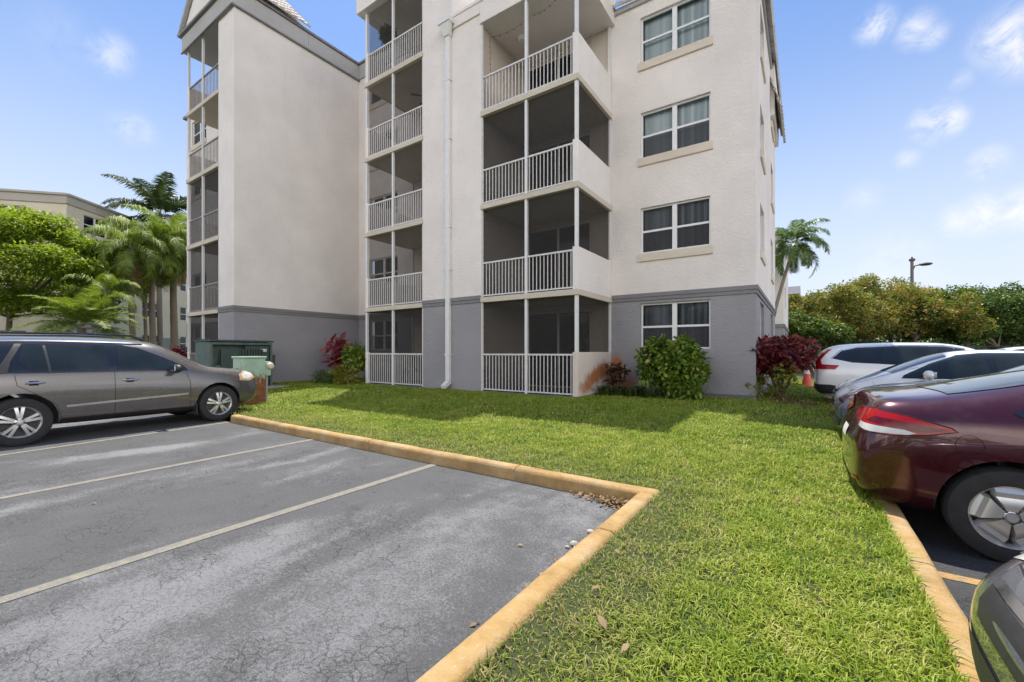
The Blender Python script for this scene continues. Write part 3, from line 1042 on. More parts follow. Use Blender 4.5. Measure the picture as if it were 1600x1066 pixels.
def build_apartment():
    root = thing('apartment_building', 'tall cream stucco apartment block with grey base, screened balconies and tiled roof, behind the lawn', 'building', (-8, 12, 0))
    FR = Frame((0, 12.02, 0), (1, 0, 0), (0, -1, 0))          # main front
    TW = Frame((0, 9.77, 0), (1, 0, 0), (0, -1, 0))           # tower and bay front
    WF = Frame((0, 6.90, 0), (1, 0, 0), (0, -1, 0))           # wing front
    WB = Frame((0, 9.15, 0), (1, 0, 0), (0, -1, 0))           # wing balcony back
    RS = Frame((-.99, 0, 0), (0, 1, 0), (1, 0, 0))            # right side
    WS = Frame((-16.6, 0, 0), (0, 1, 0), (1, 0, 0))           # wing side
    BI = Frame((-7.78, 0, 0), (0, 1, 0), (1, 0, 0))
    TI = Frame((-8.95, 0, 0), (0, 1, 0), (1, 0, 0))
    mats = [GREY, CREAM, RUSTG, INNER, FASC]
    ZS = 2.9
    # ---- openings
    win4 = [(-3.83, -2.01, 1.48 + 2.69 * k, 2.76 + 2.69 * k) for k in range(4)]
    winL = [(-15.88, -14.02, 1.48 + 2.69 * k, 2.76 + 2.69 * k) for k in range(5)]
    drB = [(-7.62, -5.35, FL0 + 2.71 * k + (.01 if k else 0), FL0 + 2.42 + 2.7 * k) for k in range(4)]
    drT = [(-12.3, -10.45, FL0 + 2.71 * k + (.01 if k else 0), FL0 + 2.42 + 2.7 * k) for k in range(5)]
    # ---- main front wall, in bays
    w = wall(FR, -4.69, -.99, .02, 11.3, win4, .10, mats, ZS, (2, 1))
    w.build('wall', mats, root)
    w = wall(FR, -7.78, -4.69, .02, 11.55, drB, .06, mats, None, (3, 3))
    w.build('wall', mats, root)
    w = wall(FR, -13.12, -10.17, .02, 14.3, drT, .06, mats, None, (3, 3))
    w.build('wall', mats, root)
    w = wall(FR, -16.6, -13.12, .02, ROOF5, winL, .10, mats, ZS, (0, 1))
    w.build('wall', mats, root)
    # tower front pier, tower flank above the bay roof, bay inner wall
    w = wall(TW, -10.17, -7.78, .02, 11.66, [], .1, mats, ZS, (0, 1))
    wall(TW, -10.17, -8.95, 11.66, 14.3, [], .1, mats, None, (1, 1), mb=w)
    w.build('wall', mats, root)
    w = MB(); wall(TI, 9.77, 12.6, 11.4, 14.3, [], .1, mats, None, (1, 1), mb=w)
    w.build('wall', mats, root)
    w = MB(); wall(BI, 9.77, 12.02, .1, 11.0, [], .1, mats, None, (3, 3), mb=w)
    w.build('wall', mats, root)
    w = MB()
    w.quad((-10.17, 9.77, .1), (-10.17, 12.02, .1), (-10.17, 12.02, 13.7), (-10.17, 9.77, 13.7), 3)
    w.build('wall', mats, root)
    # right side wall and back
    winR = [(13.3, 14.6, 1.48 + 2.69 * k, 2.76 + 2.69 * k) for k in range(4)] + [(17.6, 18.9, 1.48 + 2.69 * k, 2.76 + 2.69 * k) for k in range(4)]
    w = wall(RS, 12.02, 20.3, .02, 11.3, winR, .10, mats, ZS, (0, 1))
    w.quad((-.99, 20.3, 0), (-20.7, 20.3, 0), (-20.7, 20.3, 11.3), (-.99, 20.3, 11.3), 1)
    w.build('wall', mats, root)
    # wing
    w = wall(WS, 6.90, 12.02, .02, ROOF5, [], .1, mats, ZS, (0, 1))
    w.build('wall', mats, root)
    w = wall(WF, -17.83, -16.6, .02, ROOF5, [], .1, mats, ZS, (0, 1))
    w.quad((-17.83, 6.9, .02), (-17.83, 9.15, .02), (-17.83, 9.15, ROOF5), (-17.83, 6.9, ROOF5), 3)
    w.build('wall', mats, root)
    winW = [(-26.9, -25.1, 1.48 + 2.7 * k, 2.76 + 2.7 * k) for k in range(5)]
    drW = [(-20.2, -18.1, FL0 + 2.71 * k + (.01 if k else 0), FL0 + 2.42 + 2.7 * k) for k in range(5)]
    w = wall(WB, -27.6, -20.75, .02, ROOF5 + .3, winW, .10, mats, ZS, (0, 1))
    wall(WB, -20.75, -17.83, .02, ROOF5, drW, .06, mats, None, (3, 3), mb=w)
    w.build('wall', mats, root)
    # ---- belts: two steps, turning the corners
    for (fr, a0, a1, c0, c1) in ((FR, -4.66, -.99, 0, 0), (RS, 12.02, 20.3, 1, 0), (TW, -10.17, -9.12, 0, 0), (TW, -8.92, -7.79, 0, 0),
                                 (FR, -16.6, -13.14, 2, 0), (WS, 6.9, 12.02, 1, 0), (WF, -17.83, -16.6, 0, 0)):
        bl = MB()
        for (b, z0, z1) in ((.055, 2.935, BT1), (.032, BT0, 2.9352)):
            s0 = a0 - b if c0 == 1 else (a0 + b if c0 == 2 else a0)
            bl.box(s0, a1, 0, b, z0, z1, 0, fr)
        bl.build('belt_course', BELT, root, bevel=.006)
    bs = MB()
    bs.box(-4.66, -.99, 0, .012, .0, .33, 0, FR); bs.box(12.02 - .012, 20.3, 0, .012, .0, .33, 0, RS)
    bs.build('base_band', BASE, root)
    # ---- windows and doors
    for k, h in enumerate(win4):
        window(root, FR, *h, blind=('light' if k >= 2 else 'dark'), sill=(GSILL if k == 0 else SILL), screens=k != 3)
    for k, h in enumerate(winL):
        window(root, FR, *h, blind='dark', sill=(GSILL if k == 0 else SILL))
    for h in winR:
        window(root, RS, *h, blind='dark', sill=SILL if h[2] > 3 else GSILL)
    for h in winW:
        window(root, WB, *h, blind='dark', sill=SILL if h[2] > 3 else GSILL)
    for h in drB + drT:
        sliding_door(root, FR, *h)
    for h in drW:
        sliding_door(root, WB, *h)
    # ---- balconies
    for k in range(4):
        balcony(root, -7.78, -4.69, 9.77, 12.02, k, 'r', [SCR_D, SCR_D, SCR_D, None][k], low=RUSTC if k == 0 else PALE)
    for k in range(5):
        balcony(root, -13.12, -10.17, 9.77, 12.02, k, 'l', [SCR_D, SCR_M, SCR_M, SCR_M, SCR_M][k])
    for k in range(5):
        balcony(root, -20.75, -17.83, 6.9, 9.15, k, 'l', [SCR_D, SCR_D, SCR_D, None, None][k], npk=22, rail=pm('shaded_weathered_metal', (.30, .275, .255), .6, var=.3, scale=14))  # wing rails: the shade behind them is put into this darker metal colour
    # ceilings of the top balconies come from the roof boxes below
    # ---- bay roof: fascia box, tower and wing roofs
    f = MB()
    f.box(-8.95, -4.60, 9.70, 12.01, zf(4) + .003 + 2.7 - 2.7, zf(4) + .02)
    f.v = []; f.f = []; f.m = []
    f.box(-7.80, -4.58, 9.715, 12.01, 10.935, 11.56)
    f.box(-8.94, -4.56, 9.69, 12.005, 11.56, 11.66)
    f.build('roof_fascia', CREAM, root, bevel=.015)
    lp = MB(); lp.box(-8.9, -7.80, 9.72, 9.768, 11.25, 11.56); lp.build('roof_fascia', CREAM, root)
    f = MB(); f.box(-13.42, -10.17, 9.60, 12.01, ROOF5, 14.35); f.box(-10.17, -8.8, 9.66, 9.768, ROOF5, 14.35)
    f.box(-13.5, -8.75, 9.52, 12.6, 14.35, 14.47)
    f.build('roof_fascia', PALE, root, bevel=.015)
    f = MB()
    f.box(-21.05, -16.53, 6.80, 9.6, ROOF5, 14.26); f.box(-16.66, -16.53, 9.6, 12.10, ROOF5, 14.26)
    f.box(-16.53, -13.4, 11.96, 12.10, ROOF5, 14.26)
    f.build('roof_fascia', FASC, root, bevel=.02)
    g = MB()
    g.box(-21.16, -16.46, 6.70, 9.55, 14.26, 14.35); g.box(-16.66, -16.46, 9.55, 12.0, 14.26, 14.35)
    g.box(-16.46, -13.4, 11.9, 12.1, 14.26, 14.35)
    g.box(-16.57, -16.51, 6.78, 12.1, ROOF5 - .05, ROOF5 - .001)
    g.box(-21.07, -16.57, 6.78, 6.83, ROOF5 - .05, ROOF5 - .001)
    g.box(-27.7, -21.06, 9.0, 9.3, ROOF5 + .3, ROOF5 + .42)
    g.build('gutter', pm('grey_gutter', (.2, .19, .185), .6, var=.2), root)
    # wing gable
    g = MB()
    g.prism([(-21.1, 6.86, 14.35), (-16.5, 6.86, 14.35), (-18.8, 6.86, 16.65)], (0, 2.6, 0))
    g.build('gable', PALE, root)
    g = MB()
    for (xa, xb) in ((-21.2, -18.8), (-16.4, -18.8)):
        s = 1 if xb > xa else -1
        g.prism([(xa, 6.72, 14.33), (xb, 6.72, 16.73), (xb, 6.72, 16.85), (xa - .06 * s, 6.72, 14.42)], (0, .14, 0))
    g.build('rake_trim', FASC, root)
    t = MB(); tiles(t, (-16.32, 6.72, 14.36), (0, 1, 0), (-1, 0, 1), 2.85, 3.5); t.build('roof', TILE, root, recalc=False)
    t = MB(); tiles(t, (-21.28, 6.72, 14.36), (0, 1, 0), (1, 0, 1), 2.85, 3.5); t.build('roof', TILE, root, recalc=False)
    # hip roof of the four-storey part
    t = MB(); tiles(t, (-4.75, 11.84, 11.33), (1, 0, 0), (0, 1, .8), 3.95, 4.6); t.build('roof', TILE, root, recalc=False)
    t = MB(); tiles(t, (-.80, 11.84, 11.33), (0, 1, 0), (-1, 0, .8), 8.6, 4.6)
    t.build('roof', TILE, root, recalc=False)
    e = MB(); e.box(-4.66, -.93, 11.95, 12.02, 11.2, 11.34); e.box(-1.0, -.93, 12.02, 20.3, 11.2, 11.34)
    e.box(-4.6, -1.0, 12.05, 20.2, 11.2, 11.3)
    e.build('eave_board', FASC, root)
    # a projecting gable farther along the right side
    t = MB(); t.box(-1.2, -.86, 17.3, 20.1, 9.6, 11.4); t.build('wall', PALE, root)
    t = MB(); tiles(t, (-.70, 17.1, 9.75), (0, 1, 0), (-.3, 0, 1), 3.2, 2.0, wv=.3); t.build('roof', TILE, root, recalc=False)
    # flat roofs
    f = MB(); f.quad((-16.6, 12.02, 14.2), (-8.95, 12.02, 14.2), (-8.95, 20.3, 14.2), (-16.6, 20.3, 14.2))
    f.quad((-16.6, 9.3, 14.2), (-27.6, 9.3, 14.2), (-27.6, 20.3, 14.2), (-16.6, 20.3, 14.2))
    f.quad((-8.95, 12.02, 11.5), (-4.6, 12.02, 11.5), (-4.6, 20.3, 11.5), (-8.95, 20.3, 11.5))
    f.quad((-27.6, 9.3, 0), (-27.6, 20.3, 0), (-27.6, 20.3, 14.2), (-27.6, 9.3, 14.2))
    f.build('flat_roof', CREAM, root)
    # downspout with conductor head
    d = MB(); x0, x1, y0, y1 = -9.10, -8.94, 9.655, 9.768
    d.box(x0, x1, y0, y1, .52, 11.05)
    d.prism([(x0, y0, .52), (x0, y1, .52), (x0, y1, .42), (x0, y0 - .16, .28), (x0, y0 - .20, .38)], (x1 - x0, 0, 0))
    dn = d.build('downspout', WHITE, root, bevel=.012)
    for z in (1.3, 3.9, 5.2, 7.9, 9.7):
        s = MB(); s.box(x0 - .03, x1 + .03, y0 - .006, y1, z, z + .035); s.build('strap', WHITE, dn)
    h = MB()
    h.prism([(-9.12, 9.62, 11.05), (-8.92, 9.62, 11.05), (-8.80, 9.50, 11.36), (-9.24, 9.50, 11.36)], (0, .145, 0))
    h.box(-9.26, -8.78, 9.47, 9.766, 11.36, 11.52)
    h.build('conductor_head', WHITE, dn, bevel=.01)
    b = MB(); b.ico((-9.35, 9.45, .2), .25, sq=(1.2, .7, .15), jit=.05)
    tag(b.build('splash_block', pm('splash_concrete', (.42, .40, .37), .95, bmp=.01), smooth=True), 'pale concrete splash slab in the grass under the white downspout', 'splash block')
    # ceiling light in the top bay balcony
    c = MB(); c.lathe([(0, 10.80), (.10, 10.80), (.13, 10.83), (.15, 10.90), (.15, 10.93)], (-7.05, 10.85, 0))
    c.build('ceiling_light', WHITE, root, smooth=True)
    return root


APT = build_apartment()


def build_neighbours():
    # ---- the older block far left, set at 45 degrees with a canted corner
    root = thing('apartment_building', 'tan four-storey apartment block far left behind the leafy tree and palms', 'building', (-45, 8, 0))
    A, B, C = Vector((-50.0, -3.8, 0)), Vector((-40.3, 6.7, 0)), Vector((-52.0, 21.8, 0))
    u1 = (B - A).normalized(); n1 = Vector((u1.y, -u1.x, 0))
    u2 = (C - B).normalized(); n2 = Vector((u2.y, -u2.x, 0))
    F1 = Frame(B, u1, n1); F2 = Frame(B, u2, n2)
    L1 = (B - A).length; L2 = (C - B).length
    tan = stucco('tan_stucco', (.62, .55, .44), dirt=.3)
    tg = stucco('tan_base', (.25, .24, .24))
    band = stucco('tan_parapet', (.42, .385, .35))
    h1 = []; h2 = []
    for k in range(4):
        z0 = 1.55 + 2.7 * k
        h1 += [(-4.1, -2.2, z0, z0 + 1.25), (-8.5, -6.6, z0, z0 + 1.25)]
        h2 += [(1.2, 3.0, z0, z0 + 1.25), (6.2, 8.0, z0, z0 + 1.25), (10.5, 12.3, z0, z0 + 1.25), (14.5, 16.3, z0, z0 + 1.25)]
    w = wall(F1, -L1, 0, 0, 11.2, h1, .12, [tg, tan], 2.6, (0, 1)); w.build('wall', [tg, tan], root)
    w = wall(F2, 0, L2, 0, 11.2, h2, .12, [tg, tan], 2.6, (0, 1)); w.build('wall', [tg, tan], root)
    for h in h1:
        window(root, F1, *h, blind=None, screens=False, detail=False)
    for h in h2:
        window(root, F2, *h, blind=None, screens=False, detail=False)
    p = MB()
    p.box(-L1, .05, -.3, .10, 11.2, 11.72, 0, F1); p.box(-.05, L2, -.3, .10, 11.2, 11.72, 0, F2)
    p.box(-L1, .09, -.3, .22, 11.72, 11.86, 0, F1); p.box(-.09, L2, -.3, .22, 11.72, 11.86, 0, F2)
    p.build('parapet', band, root)
    bk = MB(); D = A + (C - B)
    bk.quad(A, D, D + Vector((0, 0, 11.3)), A + Vector((0, 0, 11.3)))
    bk.quad(C, D, D + Vector((0, 0, 11.3)), C + Vector((0, 0, 11.3)))
    z = Vector((0, 0, 11.3)); bk.quad(A + z, B + z, C + z, D + z)
    bk.build('flat_roof', tan, root)
    # ---- next block down the right side
    root = thing('apartment_building', 'pale narrow end of a farther block showing between the main building and the leaning palm', 'building', (-4, 30, 0))
    F = Frame((0, 29.6, 0), (1, 0, 0), (0, -1, 0)); FS = Frame((-1.02, 0, 0), (0, 1, 0), (1, 0, 0))
    w = MB()
    hs = [(31.5, 33.0, 1.5 + 2.7 * k, 2.75 + 2.7 * k) for k in range(3)]
    wall(F, -9, -1.02, 0, 8.3, [], .1, None, 2.9, (0, 1), mb=w); wall(FS, 29.6, 38, 0, 8.3, hs, .1, None, 2.9, (0, 1), mb=w)
    w.quad((-9, 29.6, 0), (-9, 38, 0), (-9, 38, 8.3), (-9, 29.6, 8.3), 1); w.quad((-9, 29.6, 8.3), (-9, 38, 8.3), (-1.02, 38, 8.3), (-1.02, 29.6, 8.3), 1)
    w.build('wall', [GREY, PALE], root)
    for h in hs: window(root, FS, *h, blind=None, screens=False, detail=False)
    b = MB(); b.box(-9, -.96, 0, .06, 2.84, 3.04, 0, F); b.box(29.6, 38, 0, .06, 2.84, 3.04, 0, FS); b.build('belt_course', BELT, root)
    # ---- dark roofed house beyond the trees
    root = thing('house', 'dark roofed house glimpsed between the far pale block and the autumn-toned trees', 'house', (-4, 72, 0))
    b = MB(); b.box(-9, -.9, 69.5, 76, 0, 9.2); b.build('wall', pm('dark_house_wall', (.05, .05, .055), .8), root)
    b = MB(); b.prism([(-9.5, 69, 9.2), (-9.5, 76.5, 9.2), (-9.5, 72.7, 10.7)], (9.0, 0, 0)); b.build('roof', pm('dark_roof', (.10, .10, .11), .8), root)


build_neighbours()
# ------------------------------------------------------------------ cars
RUBBER = pm('tyre_rubber', (.022, .022, .023), .8, var=.25, scale=14, bmp=.004, bscale=90)
ALLOY = pm('alloy_silver', (.62, .62, .62), .32, metal=.75, var=.08)
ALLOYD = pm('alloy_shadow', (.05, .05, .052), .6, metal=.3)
BLACKP = pm('black_plastic', (.022, .022, .024), .5, var=.2, scale=20)
GLOSSB = pm('gloss_black', (.012, .012, .014), .12, var=.1, coat=.6)
CHROME = pm('chrome', (.75, .75, .76), .12, metal=1., var=.03)
GAP = pm('panel_gap', (.008, .008, .008), .9)
CARGLASS = None
REDLENS = None


def carglass(name, tint, rough=.015):
    if name in _M: return _M[name]
    m, N, L, P, O = newmat(name)
    v = objvec(N, L)
    L.new(ramp(N, L, noise(N, L, v, 2.2, 3), [(.3, tint), (.7, tuple(t * 2.0 for t in tint))]), P.inputs['Base Color'])
    P.inputs['Roughness'].default_value = rough
    P.inputs['Specular IOR Level'].default_value = .55
    bump(N, L, noise(N, L, v, 1.2, 2), .2, .008, P)
    _M[name] = m
    return m


def lens(name, col, rough=.1, pat=60.):
    if name in _M: return _M[name]
    m, N, L, P, O = newmat(name)
    v = objvec(N, L)
    L.new(ramp(N, L, noise(N, L, v, 9., 3), [(.2, tuple(c * .8 for c in col)), (.8, col)]), P.inputs['Base Color'])
    P.inputs['Roughness'].default_value = rough
    P.inputs['Coat Weight'].default_value = .35
    P.inputs['Coat Roughness'].default_value = .02
    P.inputs['Specular IOR Level'].default_value = .3
    _M[name] = m
    return m


CARGLASS = carglass('car_glass', (.012, .016, .017))
CARGLASS2 = carglass('windscreen_glass', (.035, .042, .045))
REDLENS = lens('red_lens', (.36, .008, .010))
CLEARLENS = lens('clear_lens', (.60, .60, .58))
AMBER = lens('amber_lens', (.50, .33, .20))


class Car:
    """body cage smoothed by subdivision, wheel arches cut out; panes, lamps and seams are laid on its surface"""

    def __init__(s, root, stations, paint, hubs, wr, half_track, arch=1.13, liner=BLACKP, sub=3):
        s.root = root; s.paint = paint; s.hubs = hubs; s.wr = wr
        n = 8
        vs = []; fs = []
        rows = []
        for st in stations:
            x, zb, w0, z1, w1, z2, w2, z3, w3, z4, w4, z5, w5, z6 = st
            half = [(w0 * .55, zb - .0), (w0, zb), (w1, z1), (w2, z2), (w3, z3), (w4, z4), (w5, z5), (w5 * .45, z6 * .75 + z5 * .25 if z6 > z5 else z6)]
            ring = [(x, 0, zb)] + [(x, -y, z) for y, z in half] + [(x, 0, z6)] + [(x, y, z) for y, z in half[::-1]]
            rows.append(ring)
        m = len(rows[0])
        for r in rows: vs += r
        for i in range(len(rows) - 1):
            for k in range(m):
                fs.append((i * m + k, i * m + (k + 1) % m, (i + 1) * m + (k + 1) % m, (i + 1) * m + k))
        # caps: bridge the ring by quads across
        h = m // 2
        for base, rev in ((0, False), ((len(rows) - 1) * m, True)):
            for k in range(h):
                a, b_, c, d = base + k, base + k + 1, base + (m - k - 1) % m, base + (m - k) % m
                q = [a, b_, c, d]
                q = list(dict.fromkeys(q))
                if len(q) >= 3: fs.append(tuple(q if rev else q[::-1]))
        me = bpy.data.meshes.new('car_body')
        me.from_pydata(vs, [], fs)
        bm = bmesh.new(); bm.from_mesh(me); bmesh.ops.recalc_face_normals(bm, faces=bm.faces); bm.to_mesh(me); bm.free()
        o = bpy.data.objects.new('body', me); COL.objects.link(o)
        sm = o.modifiers.new('s', 'SUBSURF'); sm.levels = sub; sm.render_levels = sub
        dg = bpy.context.evaluated_depsgraph_get()
        smooth = bpy.data.meshes.new_from_object(o.evaluated_get(dg))
        bm = bmesh.new(); bm.from_mesh(smooth)
        s.bvh = BVHTree.FromBMesh(bm); bm.free()
        # wheel arches
        c = MB()
        for hx in hubs:
            c.lathe([(0, -1.3), (wr * arch, -1.3), (wr * arch, 1.3), (0, 1.3)], (hx, 0, wr + .015), axis='y', n=56)
        co = c.build('cut', liner)
        o.modifiers.clear(); o.data = smooth
        bo = o.modifiers.new('b', 'BOOLEAN'); bo.operation = 'DIFFERENCE'; bo.object = co; bo.solver = 'EXACT'
        dg = bpy.context.evaluated_depsgraph_get(); dg.update()
        cut = bpy.data.meshes.new_from_object(o.evaluated_get(dg))
        o.modifiers.clear(); o.data = cut
        bpy.data.objects.remove(co)
        cut.materials.clear(); cut.materials.append(paint); cut.materials.append(liner)
        for p in cut.polygons:
            ce = p.center; k = 0
            for hx in hubs:
                r = math.hypot(ce.x - hx, ce.z - wr - .015)
                if r < wr * arch + .004: k = 1
            if ce.z < .24 and p.normal.z < -.6: k = 1
            p.material_index = k
            p.use_smooth = True
        cut.set_sharp_from_angle(angle=R(42))
        o.parent = root; ORG[o.name] = Vector((0, 0, 0))
        s.body = o

    # --- laying shapes on the body
    FRAMES = {
        'R': (lambda u, v: Vector((u, -2.0, v)), Vector((0, 1, 0))),
        'L': (lambda u, v: Vector((u, 2.0, v)), Vector((0, -1, 0))),
        'T': (lambda u, v: Vector((u, v, 3.0)), Vector((0, 0, -1))),
        'F': (lambda u, v: Vector((4.0, u, v)), Vector((-1, 0, 0))),
        'B': (lambda u, v: Vector((-4.0, u, v)), Vector((1, 0, 0))),
    }

    @staticmethod
    def corner(x, y, dx, dy):
        """frame looking at a corner of the car: u runs horizontally across the view"""
        d = Vector((dx, dy, 0)).normalized(); su = Vector((-d.y, d.x, 0))
        o = Vector((x, y, 0)) - d * 2.0
        return (lambda u, v: o + su * u + Vector((0, 0, v)), d)

    def hit(s, fr, u, v, off):
        o, d = s.FRAMES[fr] if isinstance(fr, str) else fr
        p = o(u, v)
        loc, nrm, i, dist = s.bvh.ray_cast(p, d)
        if loc is None:
            loc, nrm, i, dist = s.bvh.find_nearest(p + d * 2.0)
        if nrm.dot(d) > 0: nrm = -nrm
        return loc + nrm * off

    def decal(s, name, poly, mat, fr='R', off=.004, step=.05, parent=None, smooth=True):
        pts = []
        for i, a in enumerate(poly):
            b = poly[(i + 1) % len(poly)]
            n = max(1, int(math.hypot(b[0] - a[0], b[1] - a[1]) / step))
            for k in range(n):
                pts.append((a[0] + (b[0] - a[0]) * k / n, a[1] + (b[1] - a[1]) * k / n))
        nb = len(pts)
        us = [p[0] for p in pts]; vv = [p[1] for p in pts]
        inner = []
        u = min(us) + step * .5
        while u < max(us):
            v = min(vv) + step * .5
            while v < max(vv):
                inner.append((u, v)); v += step
            u += step
        V2 = [Vector(p) for p in pts + inner]
        E = [(i, (i + 1) % nb) for i in range(nb)]
        rv, re, rf, ov, oe, of = delaunay_2d_cdt(V2, E, [list(range(nb))], 1, 1e-5)
        vs = [s.hit(fr, p.x, p.y, off) for p in rv]
        used = sorted(set(i for f in rf for i in f)); ix = {u: k for k, u in enumerate(used)}
        mb = MB(); mb.v = [tuple(vs[i]) for i in used]; mb.f = [tuple(ix[i] for i in f) for f in rf]; mb.m = [0] * len(rf)
        o = mb.build(name, mat, parent or s.root, smooth=smooth, angle=60)
        return o

    def line(s, pts, w=.006, fr='R', off=.0022, mb=None, mi=0):
        """thin strip along a polyline on the body"""
        own = mb is None
        mb = mb or MB()
        dens = []
        for i in range(len(pts) - 1):
            a, b = pts[i], pts[i + 1]
            n = max(1, int(math.hypot(b[0] - a[0], b[1] - a[1]) / .04))
            for k in range(n):
                dens.append((a[0] + (b[0] - a[0]) * k / n, a[1] + (b[1] - a[1]) * k / n))
        dens.append(pts[-1])
        L_, R_ = [], []
        for i, p in enumerate(dens):
            a = dens[max(0, i - 1)]; b = dens[min(len(dens) - 1, i + 1)]
            dx, dy = b[0] - a[0], b[1] - a[1]; l = math.hypot(dx, dy) or 1
            nx, ny = -dy / l * w / 2, dx / l * w / 2
            L_.append(s.hit(fr, p[0] + nx, p[1] + ny, off)); R_.append(s.hit(fr, p[0] - nx, p[1] - ny, off))
        n = len(dens)
        mb.add(L_ + R_, [(i, i + 1, n + i + 1, n + i) for i in range(n - 1)], mi)
        return mb

    def seams(s, lines, w=.006, both=True):
        mb = MB()
        for (fr, pts) in lines:
            s.line(pts, w, fr, mb=mb)
            if both and fr == 'R': s.line(pts, w, 'L', mb=mb)
        return mb.build('panel_seam', GAP, s.root, recalc=False)

    def wheels(s, half, style, width=.21, rimr=None):
        first = None
        for hx in s.hubs:
            for sd in (-1, 1):
                make_wheel(s.root, hx, sd * half, s.wr, width, sd, style, rimr or s.wr * .64)

    def arch_lips(s, mat, w=.045, sides=('R',), arch=1.13):
        for fr in sides:
            for hx in s.hubs:
                r0 = s.wr * arch; pts = []
                for k in range(0, 21):
                    a = R(-8 + 196 * k / 20)
                    pts.append((hx + (r0 + w / 2) * math.cos(a), s.wr + .015 + (r0 + w / 2) * math.sin(a)))
                mb = s.line(pts, w, fr, off=.006)
                mb.build('arch_trim', mat, s.root, smooth=True)


def make_wheel(root, x, y, r, width, sd, style, rr):
    """tyre with rounded shoulders and tread, dished rim with spokes"""
    hw = width / 2
    c = Vector((x, y, r))
    b = MB()
    prof = [(rr * .97, -hw * .55), (rr * 1.0, -hw * .92), (rr + (r - rr) * .45, -hw * 1.04), (r * .965, -hw * .88), (r, -hw * .6), (r, -hw * .3), (r * .988, -hw * .27), (r * .988, -hw * .2), (r, -hw * .17), (r, hw * .17), (r * .988, hw * .2), (r * .988, hw * .27), (r, hw * .3), (r, hw * .6), (r * .965, hw * .88), (rr + (r - rr) * .45, hw * 1.04), (rr, hw * .92), (rr * .97, hw * .55)]
    b.lathe(prof, c, 'y', 48)
    w = b.build('wheel', RUBBER, root, smooth=True, angle=50)
    o = hw * .80 * sd                      # face of the rim
    b = MB()
    b.lathe([(rr, o + .012 * sd), (rr * .985, o + .004 * sd), (rr * .92, o - .012 * sd), (rr * .90, o - .05 * sd), (rr * .86, -hw * .7 * sd)], c, 'y', 48, 0)
    b.lathe([(0, o - .075 * sd), (rr * .88, o - .075 * sd)], c, 'y', 32, 1)
    n = 5

    def spoke(a, w0, w1, r0, r1, d0, d1):
        ca, sa = math.cos(a), math.sin(a)
        u = Vector((ca, 0, sa)); t = Vector((-sa, 0, ca)); nn = Vector((0, sd, 0))
        P = lambda rad, tt, d: c + u * rad + t * tt + Vector((0, o, 0)) + nn * d
        vs = [P(r0, -w0, d0), P(r0, w0, d0), P(r1, w1, d1), P(r1, -w1, d1), P(r0, -w0 * 1.2, d0 - .045), P(r0, w0 * 1.2, d0 - .045), P(r1, w1 * 1.2, d1 - .04), P(r1, -w1 * 1.2, d1 - .04),
              P((r0 + r1) / 2, -(w0 + w1) / 2 * .92, (d0 + d1) / 2 + .012), P((r0 + r1) / 2, (w0 + w1) / 2 * .92, (d0 + d1) / 2 + .012)]
        b.add(vs, [(0, 1, 9, 8), (8, 9, 2, 3), (0, 8, 3, 7, 4), (1, 5, 6, 2, 9), (4, 7, 6, 5)], 0)
    for k in range(n):
        a = 2 * math.pi * k / n + .31
        if style == 'split':
            for da in (-.17, .17):
                spoke(a + da, rr * .075, rr * .085, rr * .2, rr * .93, .0, -.012)
        elif style == 'wide':
            spoke(a, rr * .12, rr * .36, rr * .2, rr * .62, .012, .004)
            spoke(a, rr * .36, rr * .40, rr * .62, rr * .93, .004, -.01)
        else:
            spoke(a, rr * .10, rr * .14, rr * .2, rr * .93, .0, -.012)
    b.lathe([(0, o + .022 * sd), (rr * .13, o + .020 * sd), (rr * .16, o + .008 * sd), (rr * .30, o - .004 * sd), (rr * .31, o - .05 * sd)], c, 'y', 24, 0)
    for k in range(5):
        a = 2 * math.pi * (k + .5) / 5 + .31
        q = c + Vector((math.cos(a) * rr * .235, o + .004 * sd, math.sin(a) * rr * .235))
        b.lathe([(0, .006 * sd), (.014, .006 * sd), (.017, -.01 * sd)], q, 'y', 10, 1)
    b.build('rim', [ALLOY, ALLOYD], w, smooth=True, angle=35)
    return w


def mirror(root, x, y, z, sd, mat):
    b = MB()
    b.ico((x, y + sd * .13, z + .02), .1, sq=(.75, 1.15, .78), sub=3)
    o = b.build('wing_mirror', mat, root, smooth=True)
    a = MB(); a.prism([(x + .03, y - sd * .03, z - .05), (x + .09, y - sd * .03, z - .05), (x + .06, y + sd * .09, z - .02), (x + .02, y + sd * .09, z - .02)], (0, 0, .05))
    a.build('mirror_arm', BLACKP, o)
    g = MB(); g.prism([(x - .078, y + sd * .045, z - .03), (x - .078, y + sd * .215, z - .02), (x - .078, y + sd * .215, z + .07), (x - .078, y + sd * .045, z + .08)], (.02, 0, 0))
    g.build('mirror_glass', CHROME, o)


def handle(root, car, x, z, sd, mat, w=.2):
    fr = 'R' if sd < 0 else 'L'
    p = car.hit(fr, x, z, .0)
    b = MB()
    y = p.y
    b.tube([(x - w / 2, y - .002 * -sd, z), (x - w / 2 + .02, y + sd * .034, z + .002), (x, y + sd * .042, z + .004), (x + w / 2 - .02, y + sd * .034, z + .002), (x + w / 2, y - .002 * -sd, z)], [.013, .016, .016, .016, .013], 8)
    o = b.build('door_handle', mat, root, smooth=True)
    d = MB(); car.line([(x - .06, z - .004), (x + .04, z - .004)], .07, fr, off=.003, mb=d)
    d.build('handle_recess', GAP, o)


